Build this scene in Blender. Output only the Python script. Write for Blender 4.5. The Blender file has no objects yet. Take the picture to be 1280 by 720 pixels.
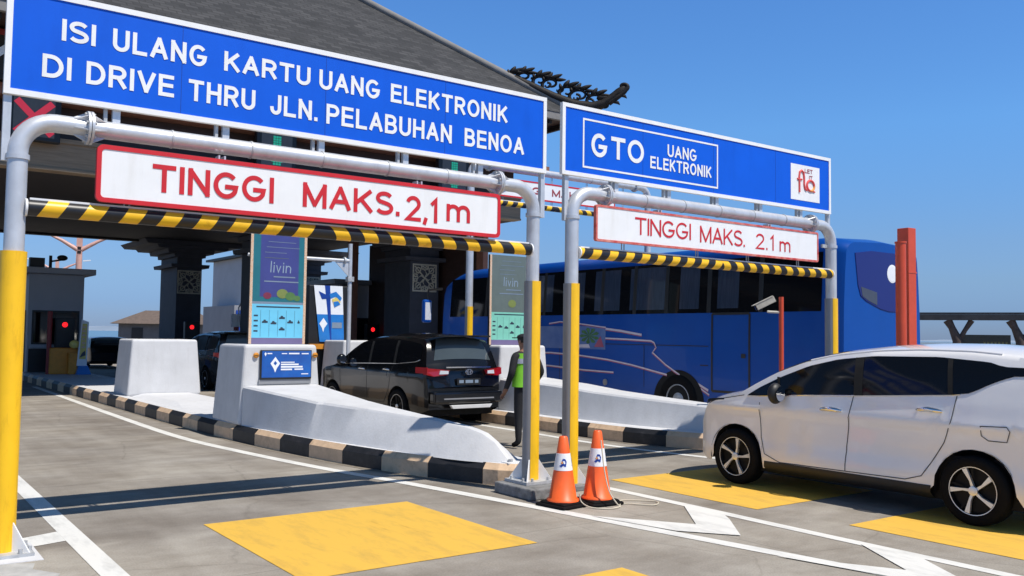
import bpy, bmesh, math, random
from mathutils import Vector, Matrix
random.seed(7)
SC = bpy.context.scene
COL = SC.collection
R = math.radians
PI = math.pi

# ------------------------------------------------------------------ camera
TH, PITCH, ROLL, FPX = .632, .0523, .0132, 1121.14
cam_d = bpy.data.cameras.new('camera')
cam = bpy.data.objects.new('camera', cam_d); COL.objects.link(cam)
cam_d.sensor_width = 36; cam_d.lens = FPX*36/1280
cam_d.clip_start = .05; cam_d.clip_end = 9000
_r = Vector((math.cos(TH), -math.sin(TH), 0)); _f = Vector((math.sin(TH), math.cos(TH), 0)); _z = Vector((0, 0, 1))
_fw = _f*math.cos(PITCH)+_z*math.sin(PITCH); _up = -_f*math.sin(PITCH)+_z*math.cos(PITCH)
_r2 = _r*math.cos(ROLL)+_up*math.sin(ROLL); _u2 = -_r*math.sin(ROLL)+_up*math.cos(ROLL)
mw = Matrix((_r2, _u2, -_fw)).transposed().to_4x4(); mw.translation = Vector((-.971, -7.843, 1.716))
cam.matrix_world = mw
SC.camera = cam

# ------------------------------------------------------------------ light
SUN = Vector((.18, -.55, 1)).normalized()
w = bpy.data.worlds.new('World'); SC.world = w; w.use_nodes = True
nt = w.node_tree
sky = nt.nodes.new('ShaderNodeTexSky'); sky.sky_type = 'NISHITA'; sky.sun_disc = False
sky.sun_elevation = math.asin(SUN.z); sky.sun_rotation = math.atan2(SUN.x, SUN.y)
sky.altitude = 0; sky.air_density = 1.0; sky.dust_density = 0.2; sky.ozone_density = 1.0
bg = nt.nodes['Background']; bg.inputs['Strength'].default_value = .088*1.5
hs = nt.nodes.new('ShaderNodeHueSaturation'); hs.inputs['Saturation'].default_value = 1.12; nt.links.new(sky.outputs[0], hs.inputs['Color'])
tn = nt.nodes.new('ShaderNodeMixRGB'); tn.blend_type = 'MULTIPLY'; tn.inputs[0].default_value = 1; tn.inputs[2].default_value = (.78, 1.0, 1.37, 1)
nt.links.new(hs.outputs[0], tn.inputs[1]); # clear tropical air: flatter horizon, stronger blue higher up (by elevation)
stc = nt.nodes.new('ShaderNodeTexCoord'); sse = nt.nodes.new('ShaderNodeSeparateXYZ'); nt.links.new(stc.outputs['Generated'], sse.inputs[0])
srp = nt.nodes.new('ShaderNodeValToRGB'); nt.links.new(sse.outputs[2], srp.inputs[0]); el = srp.color_ramp.elements
for i, (z_, c_) in enumerate(((0, (.46, .56, .93)), (.03, (.51, .62, .94)), (.06, (.67, .73, .89)), (.10, (.81, .86, .95)), (.22, (1.07, 1.31, 1.31)), (.36, (1.11, 1.38, 1.42)), (.46, (1.0, 1.1, 1.02)), (.65, (.92, .90, .70)), (1, (.86, .80, .58)))):
    e_ = el[i] if i < 2 else el.new(z_); e_.position = z_; e_.color = (*[k/1.5 for k in c_], 1)
tm = nt.nodes.new('ShaderNodeMixRGB'); tm.blend_type = 'MULTIPLY'; tm.inputs[0].default_value = 1; nt.links.new(tn.outputs[0], tm.inputs[1]); nt.links.new(srp.outputs[0], tm.inputs[2])
nt.links.new(tm.outputs[0], bg.inputs[0])
sl = bpy.data.lights.new('sun', 'SUN'); sl.energy = 5.0; sl.angle = R(.5); sl.color = (1, .95, .875)
so = bpy.data.objects.new('sun', sl); COL.objects.link(so)
so.rotation_euler = (-SUN).to_track_quat('-Z', 'Y').to_euler()
so.location = (0, -20, 40)
vs = SC.view_settings
SC.display_settings.display_device = 'sRGB'
vs.view_transform = 'Standard'; vs.look = 'None'; vs.exposure = 0.0; vs.gamma = 1.0; vs.use_curve_mapping = False

# ------------------------------------------------------------------ materials
def M(name, col, rough=.55, metal=0., var=0., scale=6., bump=0., bscale=40., coat=0., spec=.5, col2=None, stretch=None, emit=None, es=0.):
    m = bpy.data.materials.new(name); m.use_nodes = True
    n = m.node_tree; b = n.nodes['Principled BSDF']
    b.inputs['Base Color'].default_value = (*col, 1); b.inputs['Roughness'].default_value = rough
    b.inputs['Metallic'].default_value = metal; b.inputs['Coat Weight'].default_value = coat
    b.inputs['Coat Roughness'].default_value = .03
    b.inputs['Specular IOR Level'].default_value = spec
    if emit:
        b.inputs['Emission Color'].default_value = (*emit, 1); b.inputs['Emission Strength'].default_value = es
    tc = None
    if var or bump or col2:
        tc = n.nodes.new('ShaderNodeTexCoord'); mp = n.nodes.new('ShaderNodeMapping')
        n.links.new(tc.outputs['Object'], mp.inputs[0])
        if stretch: mp.inputs['Scale'].default_value = stretch
    if var or col2:
        no = n.nodes.new('ShaderNodeTexNoise'); no.inputs['Scale'].default_value = scale; no.inputs['Detail'].default_value = 7
        no.inputs['Roughness'].default_value = .62
        n.links.new(mp.outputs[0], no.inputs[0])
        rp = n.nodes.new('ShaderNodeValToRGB'); rp.color_ramp.elements[0].position = .32; rp.color_ramp.elements[1].position = .68
        c2 = col2 or tuple(min(1, c*(1+var)) for c in col); c1 = col if col2 else tuple(c*(1-var) for c in col)
        rp.color_ramp.elements[0].color = (*c1, 1); rp.color_ramp.elements[1].color = (*c2, 1)
        n.links.new(no.outputs[0], rp.inputs[0]); n.links.new(rp.outputs[0], b.inputs['Base Color'])
    if bump:
        nb = n.nodes.new('ShaderNodeTexNoise'); nb.inputs['Scale'].default_value = bscale; nb.inputs['Detail'].default_value = 5
        n.links.new(mp.outputs[0], nb.inputs[0])
        bp = n.nodes.new('ShaderNodeBump'); bp.inputs['Strength'].default_value = bump; bp.inputs['Distance'].default_value = .02
        n.links.new(nb.outputs[0], bp.inputs['Height']); n.links.new(bp.outputs[0], b.inputs['Normal'])
    return m

def nodes(m): return m.node_tree, m.node_tree.nodes['Principled BSDF']

def mat_road():
    m = bpy.data.materials.new('worn concrete road'); m.use_nodes = True
    n, b = nodes(m); L = n.links.new
    tc = n.nodes.new('ShaderNodeTexCoord')
    def noise(scale, st, det=8, ro=.6):
        mp = n.nodes.new('ShaderNodeMapping'); mp.inputs['Scale'].default_value = st; L(tc.outputs['Object'], mp.inputs[0])
        q = n.nodes.new('ShaderNodeTexNoise'); q.inputs['Scale'].default_value = scale; q.inputs['Detail'].default_value = det; q.inputs['Roughness'].default_value = ro
        L(mp.outputs[0], q.inputs[0]); return q.outputs[0]
    def ramp(src, p0, c0, p1, c1):
        r = n.nodes.new('ShaderNodeValToRGB'); r.color_ramp.elements[0].position = p0; r.color_ramp.elements[1].position = p1
        r.color_ramp.elements[0].color = (*c0, 1); r.color_ramp.elements[1].color = (*c1, 1); L(src, r.inputs[0]); return r.outputs[0]
    def mix(a, c, fac, mode='MULTIPLY'):
        x = n.nodes.new('ShaderNodeMixRGB'); x.blend_type = mode; x.inputs[0].default_value = fac; L(a, x.inputs[1]); L(c, x.inputs[2]); return x.outputs[0]
    base = ramp(noise(.55, (1, 1.3, 1)), .34, (.285, .254, .215), .68, (.430, .402, .356))
    st = ramp(noise(1.4, (.75, 1.5, 1), 10, .70), .36, (.74, .72, .70), .58, (1, 1, 1))
    big = ramp(noise(.26, (1, 1.2, 1), 5), .40, (.82, .80, .79), .60, (1.07, 1.05, 1.01))
    gr = ramp(noise(70, (1, 1, 1), 4, .75), .30, (.68, .68, .68), .64, (1.07, 1.07, 1.07))
    tr = ramp(noise(.9, (2.6, .22, 1), 6), .40, (.82, .81, .80), .56, (1, 1, 1))
    sp = ramp(noise(3.1, (1, 1, 1), 9, .78), .67, (1, 1, 1), .75, (.55, .54, .53))
    lt = ramp(noise(2.0, (1, 1.6, 1), 10, .75), .60, (1, 1, 1), .72, (1.22, 1.2, 1.17))
    c = mix(base, st, .8); c = mix(c, big, .9); c = mix(c, gr, .85); c = mix(c, tr, .6); c = mix(c, sp, .5); c = mix(c, lt, .6)
    vo = n.nodes.new('ShaderNodeTexVoronoi'); vo.feature = 'DISTANCE_TO_EDGE'; vo.inputs['Scale'].default_value = .42
    wv = n.nodes.new('ShaderNodeMixRGB'); wv.inputs[0].default_value = .16; L(tc.outputs['Object'], wv.inputs[1]); q_ = n.nodes.new('ShaderNodeTexNoise'); q_.inputs['Scale'].default_value = 1.6; q_.inputs['Detail'].default_value = 8; L(tc.outputs['Object'], q_.inputs[0]); L(q_.outputs['Color'], wv.inputs[2])
    L(wv.outputs[0], vo.inputs['Vector'])
    ck = ramp(vo.outputs['Distance'], .0015, (.42, .40, .38), .005, (1, 1, 1)); c = mix(c, ck, .28)
    # sawn slab joints
    br = n.nodes.new('ShaderNodeTexBrick'); br.offset = 0; br.inputs['Scale'].default_value = 1
    br.inputs['Mortar Size'].default_value = .008; br.inputs['Brick Width'].default_value = 5.55; br.inputs['Row Height'].default_value = 4.6
    br.inputs['Color1'].default_value = (1, 1, 1, 1); br.inputs['Color2'].default_value = (.93, .93, .94, 1); br.inputs['Mortar'].default_value = (.5, .5, .5, 1)
    mp = n.nodes.new('ShaderNodeMapping'); mp.inputs['Location'].default_value = (.35, 1.55, 0); L(tc.outputs['Object'], mp.inputs[0]); L(mp.outputs[0], br.inputs[0])
    c = mix(c, br.outputs[0], .5)
    L(c, b.inputs['Base Color']); b.inputs['Roughness'].default_value = .88; b.inputs['Specular IOR Level'].default_value = .25
    bp = n.nodes.new('ShaderNodeBump'); bp.inputs['Strength'].default_value = .35; bp.inputs['Distance'].default_value = .01
    L(noise(120, (1, 1, 1), 4, .7), bp.inputs['Height']); L(bp.outputs[0], b.inputs['Normal'])
    return m

def mat_paint(name, col, wear=.3):
    m = bpy.data.materials.new(name); m.use_nodes = True
    n, b = nodes(m); L = n.links.new
    tc = n.nodes.new('ShaderNodeTexCoord')
    mp = n.nodes.new('ShaderNodeMapping'); mp.inputs['Scale'].default_value = (2.4, .7, 1); L(tc.outputs['Object'], mp.inputs[0])
    q = n.nodes.new('ShaderNodeTexNoise'); q.inputs['Scale'].default_value = 2.2; q.inputs['Detail'].default_value = 10; q.inputs['Roughness'].default_value = .72; L(mp.outputs[0], q.inputs[0])
    r = n.nodes.new('ShaderNodeValToRGB'); r.color_ramp.elements[0].position = .30; r.color_ramp.elements[1].position = .52
    r.color_ramp.elements[0].color = (*[c*(1-wear)+.02 for c in col], 1); r.color_ramp.elements[1].color = (*col, 1); L(q.outputs[0], r.inputs[0])
    q2 = n.nodes.new('ShaderNodeTexNoise'); q2.inputs['Scale'].default_value = 1.3; q2.inputs['Detail'].default_value = 9; q2.inputs['Roughness'].default_value = .75
    mp2 = n.nodes.new('ShaderNodeMapping'); mp2.inputs['Scale'].default_value = (5.5, .55, 1); L(tc.outputs['Object'], mp2.inputs[0]); L(mp2.outputs[0], q2.inputs[0])
    r2 = n.nodes.new('ShaderNodeValToRGB'); r2.color_ramp.elements[0].position = .60; r2.color_ramp.elements[1].position = .74; r2.color_ramp.elements[0].color = (1, 1, 1, 1); r2.color_ramp.elements[1].color = (.62, .52, .45, 1); L(q2.outputs[0], r2.inputs[0])
    x2 = n.nodes.new('ShaderNodeMixRGB'); x2.blend_type = 'MULTIPLY'; x2.inputs[0].default_value = .75; L(r.outputs[0], x2.inputs[1]); L(r2.outputs[0], x2.inputs[2])
    L(x2.outputs[0], b.inputs['Base Color']); b.inputs['Roughness'].default_value = .7; b.inputs['Specular IOR Level'].default_value = .3
    g = n.nodes.new('ShaderNodeTexNoise'); g.inputs['Scale'].default_value = 90; L(tc.outputs['Object'], g.inputs[0])
    bp = n.nodes.new('ShaderNodeBump'); bp.inputs['Strength'].default_value = .3; bp.inputs['Distance'].default_value = .006; L(g.outputs[0], bp.inputs['Height']); L(bp.outputs[0], b.inputs['Normal'])
    return m

def mat_roof():
    m = bpy.data.materials.new('grey shingle roof'); m.use_nodes = True
    n, b = nodes(m); L = n.links.new
    tc = n.nodes.new('ShaderNodeTexCoord')
    mp = n.nodes.new('ShaderNodeMapping'); L(tc.outputs['UV'], mp.inputs[0])
    br = n.nodes.new('ShaderNodeTexBrick'); br.inputs['Scale'].default_value = 1; br.inputs['Mortar Size'].default_value = .016; br.inputs['Brick Width'].default_value = .34; br.inputs['Row Height'].default_value = .17
    br.inputs['Color1'].default_value = (.026, .027, .030, 1); br.inputs['Color2'].default_value = (.060, .060, .063, 1); br.inputs['Mortar'].default_value = (.025, .025, .026, 1)
    L(mp.outputs[0], br.inputs[0])
    q = n.nodes.new('ShaderNodeTexNoise'); q.inputs['Scale'].default_value = 1.4; q.inputs['Detail'].default_value = 8; L(mp.outputs[0], q.inputs[0])
    r = n.nodes.new('ShaderNodeValToRGB'); r.color_ramp.elements[0].position = .3; r.color_ramp.elements[1].position = .7
    r.color_ramp.elements[0].color = (.7, .7, .7, 1); r.color_ramp.elements[1].color = (1.1, 1.08, 1.06, 1); L(q.outputs[0], r.inputs[0])
    x = n.nodes.new('ShaderNodeMixRGB'); x.blend_type = 'MULTIPLY'; x.inputs[0].default_value = 1; L(br.outputs[0], x.inputs[1]); L(r.outputs[0], x.inputs[2])
    L(x.outputs[0], b.inputs['Base Color']); b.inputs['Roughness'].default_value = .85
    bp = n.nodes.new('ShaderNodeBump'); bp.inputs['Strength'].default_value = .6; bp.inputs['Distance'].default_value = .03; L(br.outputs[0], bp.inputs['Height']); L(bp.outputs[0], b.inputs['Normal'])
    return m

def mat_stripes(name, mid, period, slope):
    m = bpy.data.materials.new(name); m.use_nodes = True
    n, b = nodes(m); L = n.links.new
    tc = n.nodes.new('ShaderNodeTexCoord'); s = n.nodes.new('ShaderNodeSeparateXYZ'); L(tc.outputs['Object'], s.inputs[0])
    def mth(op, a, bb=None):
        q = n.nodes.new('ShaderNodeMath'); q.operation = op
        for i, v in enumerate((a, bb)):
            if v is None: continue
            if isinstance(v, (int, float)): q.inputs[i].default_value = v
            else: L(v, q.inputs[i])
        return q.outputs[0]
    a = mth('ABSOLUTE', mth('SUBTRACT', s.outputs[0], mid))
    u = mth('ADD', a, mth('MULTIPLY', s.outputs[2], slope))
    u = mth('FRACT', mth('DIVIDE', mth('ADD', u, 20.0), period))
    g = mth('GREATER_THAN', u, .5)
    x = n.nodes.new('ShaderNodeMixRGB'); L(g, x.inputs[0]); x.inputs[1].default_value = (.88, .50, .012, 1); x.inputs[2].default_value = (.012, .012, .014, 1)
    q = n.nodes.new('ShaderNodeTexNoise'); q.inputs['Scale'].default_value = 9; q.inputs['Detail'].default_value = 8; L(tc.outputs['Object'], q.inputs[0])
    r = n.nodes.new('ShaderNodeValToRGB'); r.color_ramp.elements[0].position = .28; r.color_ramp.elements[1].position = .42; r.color_ramp.elements[0].color = (.55, .5, .45, 1); L(q.outputs[0], r.inputs[0])
    y = n.nodes.new('ShaderNodeMixRGB'); y.blend_type = 'MULTIPLY'; y.inputs[0].default_value = .7; L(x.outputs[0], y.inputs[1]); L(r.outputs[0], y.inputs[2])
    L(y.outputs[0], b.inputs['Base Color']); b.inputs['Roughness'].default_value = .4
    return m

def weather(m, fac=.5, tone=(.62, .60, .56), sc=(5, 5, .6)):
    n, b = nodes(m); L = n.links.new; src = b.inputs['Base Color'].links[0].from_socket
    tc = n.nodes.new('ShaderNodeTexCoord'); mp = n.nodes.new('ShaderNodeMapping'); mp.inputs['Scale'].default_value = sc; L(tc.outputs['Object'], mp.inputs[0])
    q = n.nodes.new('ShaderNodeTexNoise'); q.inputs['Scale'].default_value = 1.5; q.inputs['Detail'].default_value = 9; q.inputs['Roughness'].default_value = .7; L(mp.outputs[0], q.inputs[0])
    r = n.nodes.new('ShaderNodeValToRGB'); r.color_ramp.elements[0].position = .52; r.color_ramp.elements[1].position = .72; r.color_ramp.elements[0].color = (1, 1, 1, 1); r.color_ramp.elements[1].color = (*tone, 1); L(q.outputs[0], r.inputs[0])
    x = n.nodes.new('ShaderNodeMixRGB'); x.blend_type = 'MULTIPLY'; x.inputs[0].default_value = fac; L(src, x.inputs[1]); L(r.outputs[0], x.inputs[2]); L(x.outputs[0], b.inputs['Base Color'])
MT = dict(
    road=mat_road(), white_line=mat_paint('white road paint', (.70, .685, .64), .3), yellow_line=mat_paint('yellow road paint', (.72, .43, .065), .26),
    roof=mat_roof(),
    galv=M('galvanised steel', (.60, .61, .63), .38, .35, var=.10, scale=5, bump=.05),
    insert_white=M('pale bumper insert', (.62, .62, .62), .45, var=.05), galv_rough=M('dull galvanised steel', (.46, .47, .48), .55, .3, var=.22, scale=9, bump=.1),
    sleeve_grey=M('grey sleeve back', (.25, .255, .27), .5, .1, var=.08, scale=4),
    sleeve_yellow=M('yellow reflective sleeve', (.92, .53, .010), .42, var=.05, scale=3),
    sign_blue=M('blue sign sheeting', (.003, .105, .66), .45, spec=.25, var=.05, scale=2),
    sign_white=M('white sign sheeting', (.84, .84, .83), .45, var=.03, scale=3),
    sign_red=M('red sign sheeting', (.60, .016, .022), .45, var=.08, scale=5),
    sign_red_worn=M('faded red sign sheeting', (.55, .02, .02), .5, col2=(.70, .28, .22), scale=8),
    sign_back=M('sign aluminium back', (.5, .5, .5), .5, .5),
    concrete=M('painted pale concrete', (.60, .60, .605), .7, var=.07, scale=2.5, bump=.12, bscale=30),
    pave=M('pale island paving', (.62, .62, .63), .8, var=.10, scale=3, bump=.15),
    kerb_black=M('black kerb paint', (.014, .014, .016), .55, var=.35, scale=9, bump=.1),
    kerb_tan=M('tan kerb paint', (.66, .46, .29), .65, var=.12, scale=7, bump=.1),
    block=M('weathered dark concrete', (.10, .10, .10), .85, col2=(.26, .26, .26), scale=10, bump=.3),
    wood_dark=M('dark timber', (.020, .014, .012), .7, var=.3, scale=6),
    brown=M('brown painted panel', (.050, .026, .020), .65, var=.2, scale=2, stretch=(1, 1, 6)),
    tan_beam=M('tan timber beam', (.30, .215, .135), .65, col2=(.20, .14, .085), scale=2.5, stretch=(.5, 1, 9), bump=.1),
    terracotta=M('terracotta ledge', (.26, .11, .07), .7, var=.15),
    ridge=M('grey ridge tile', (.21, .20, .19), .8, var=.15, scale=3),
    ornament=M('dark carved stone', (.005, .005, .007), .6, spec=.3, col2=(.022, .016, .012), scale=7, bump=.3),
    column=M('dark stone column', (.052, .056, .072), .7, var=.15, scale=3, bump=.1),
    gold=M('pale carved stone', (.50, .47, .38), .6, var=.2, scale=20),
    booth=M('grey booth panel', (.36, .38, .42), .5, var=.05, scale=2),
    dark=M('near black plastic', (.010, .010, .011), .5, var=.2),
    rubber=M('black rubber', (.0055, .0055, .006), .8, spec=.15, var=.2, scale=12, bump=.1),
    black_glass=M('dark tinted glass', (.005, .006, .008), .06, spec=.3),
    blue_glass=M('blue tinted glass', (.018, .028, .17), .12, spec=.2),
    orange=M('orange red painted steel', (.60, .070, .024), .42, var=.08, scale=4),
    red_dark=M('dark red paint', (.25, .02, .02), .5, var=.1),
    amber=M('amber machine paint', (.62, .24, .02), .5, var=.12),
    cone_orange=M('orange cone plastic', (.90, .13, .022), .42, var=.08, scale=8),
    cone_white=M('white reflective band', (.82, .82, .84), .4, var=.04),
    rope=M('cream rope', (.58, .52, .40), .8, var=.1),
    chrome=M('chrome trim', (.75, .75, .76), .12, 1.0),
    alloy=M('machined alloy', (.78, .77, .75), .28, .6),
    alloy_dark=M('black alloy', (.004, .004, .0045), .5, spec=.2),
    car_white=M('pearl white car paint', (.86, .835, .81), .32, coat=1.0, var=.01),
    car_black=M('black car paint', (.004, .004, .005), .2, coat=.5, spec=.3, var=.05),
    car_dark=M('dark grey car paint', (.007, .007, .009), .25, coat=.5, spec=.3, var=.05),
    seam=M('panel gap', (.03, .03, .032), .8, var=.1),
    under=M('underbody black', (.006, .006, .006), .9, var=.2),
    tail_red=M('red tail lamp', (.26, .005, .008), .12, coat=.6, emit=(1, .02, .03), es=.06),
    rear_glass=M('rear glass with painted sky reflection', (.055, .07, .075), .05, coat=.3, var=.1, scale=1.5), lamp_clear=M('clear lamp lens', (.62, .65, .70), .08, coat=.8, var=.05),  # rear glass: grey green of the reflected sky put into its base colour
    bus_blue=M('bus blue paint', (.002, .066, .33), .35, coat=.12, spec=.2, var=.04, scale=1.5),
    bus_line=M('bus pale stripe', (.62, .56, .62), .45, var=.05),
    bus_pic=M('faded beach print', (.05, .12, .34), .5, col2=(.14, .22, .42), scale=1.4),
    leaf_print=M('green printed palm', (.05, .16, .05), .5, var=.4, scale=12),
    red_print=M('red printed sail', (.35, .08, .14), .5, var=.1),
    curtain=M('blue grey curtain behind glass', (.030, .045, .075), .12, coat=.3, var=.35, scale=14, stretch=(1, 6, .2)),
    teal=M('teal print', (.02, .16, .20), .4, var=.06), purple=M('purple blue print', (.055, .065, .24), .4, var=.1, scale=2),
    cyan=M('cyan table print', (.16, .56, .78), .4, var=.04), mint=M('mint table print', (.22, .58, .46), .4, var=.06),
    grey_green=M('grey green print', (.13, .165, .155), .4, var=.08), lilac=M('lilac strip', (.17, .14, .27), .4, var=.05),
    ink=M('dark print', (.03, .045, .07), .5, var=.1), pale_ink=M('pale print', (.20, .26, .34), .5, var=.05),
    trim_orange=M('orange trim print', (.62, .30, .10), .5, col2=(.72, .64, .55), scale=60),
    fruit_red=M('red fruit print', (.20, .03, .07), .5, var=.1), fruit_yel=M('yellow green fruit print', (.20, .25, .07), .5, var=.1), fruit_grn=M('green fruit print', (.09, .20, .06), .5, var=.1),
    screen=M('blue display screen', (.010, .055, .26), .2, col2=(.015, .11, .40), scale=2, emit=(.02, .12, .5), es=.15),
    patch=M('pale mortar patch', (.42, .41, .385), .9, var=.18, scale=5, bump=.3), gutter=M('brown gutter grit', (.15, .12, .085), .95, col2=(.27, .235, .19), scale=14, bump=.4), trestle_brown=M('rusty brown steel', (.085, .06, .05), .8, var=.3, scale=3), vent_grey=M('dark vent grille', (.05, .065, .10), .6, var=.1), livin_ink=M('soft script print', (.26, .34, .44), .5, var=.05), white_print=M('white print', (.80, .82, .85), .5, var=.02), poster_blue=M('blue poster', (.02, .19, .56), .4, var=.06),
    navy=M('navy print', (.01, .05, .30), .4, var=.05), yellow_print=M('yellow print', (.78, .62, .12), .5, col2=(.62, .50, .18), scale=9),
    hivis=M('lime safety vest', (.22, .60, .03), .7, var=.08, scale=10, bump=.1), reflect=M('grey reflective tape', (.36, .38, .46), .4, var=.06),
    cloth=M('black uniform cloth', (.012, .012, .014), .85, var=.25, scale=10, bump=.1), skin=M('brown skin', (.26, .13, .08), .55, var=.08, scale=12),
    hair=M('black hair', (.008, .007, .007), .6, var=.2),
    lamp_pink=M('pale pink painted steel', (.62, .36, .30), .5, var=.1), white_metal=M('white painted metal', (.78, .78, .78), .4, var=.04),
    red_led=M('red signal lamp', (.5, .01, .01), .3, emit=(1, .015, .02), es=1.6), red_led_dim=M('red led cross', (.55, .03, .05), .3, emit=(1, .04, .07), es=.35),
    green_led=M('green led arrow', (.02, .45, .28), .3, emit=(.05, .9, .5), es=.22), led_back=M('grey led panel', (.11, .105, .10), .5, var=.1),
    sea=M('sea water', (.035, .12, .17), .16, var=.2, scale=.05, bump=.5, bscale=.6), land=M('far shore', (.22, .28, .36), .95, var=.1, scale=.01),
    far_deck=M('pale causeway concrete', (.58, .58, .57), .8, var=.1), trestle=M('weathered dark steel', (.045, .045, .048), .7, var=.3, scale=2),
    thatch=M('brown tiled roof', (.13, .095, .075), .8, var=.2, scale=3), house_wall=M('grey plaster', (.12, .12, .125), .8, var=.15, scale=1.5),
    far_wall=M('pale grey wall', (.42, .44, .48), .7, var=.06, scale=1), far_wall2=M('mid grey wall', (.26, .27, .30), .7, var=.08, scale=1),
    cctv=M('aged white plastic', (.52, .49, .43), .5, var=.15, scale=12), sign_dark=M('dark olive board', (.045, .045, .035), .6, var=.15), olive_ink=M('olive yellow letters', (.22, .20, .06), .6, var=.2),
    boat=M('white boat hull', (.75, .76, .78), .4, var=.05), flo_red=M('coral red print', (.80, .10, .09), .5, var=.05), flo_org=M('orange print', (.85, .34, .08), .5, var=.05),
    brown_ink=M('dark red print', (.33, .05, .06), .5, var=.05),
    bar1=mat_stripes('black yellow diagonal stripes', 2.525, .298, .62), bar2=mat_stripes('black yellow narrow stripes', 2.485, .262, .55), bar3=mat_stripes('black yellow far stripes', 2.5, .30, .55),
)

weather(MT['concrete'], .22); weather(MT['pave'], .6, sc=(2, 2, 2)); weather(MT['kerb_tan'], .7, (.45, .42, .40), (3, 3, 3)); weather(MT['kerb_black'], .8, (2.6, 2.4, 2.2), (4, 4, 4))
weather(MT['sign_blue'], .35, (.72, .74, .80), (3, 3, .5)); weather(MT['sign_white'], .3, (.78, .75, .70), (4, 4, .6)); weather(MT['sleeve_yellow'], .6, (.60, .52, .45), (7, 7, 1.4)); weather(MT['galv'], .5, (.70, .66, .62), (6, 6, 2)); weather(MT['bus_blue'], .4, (.75, .78, .85), (.6, .6, 1.5))
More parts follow.
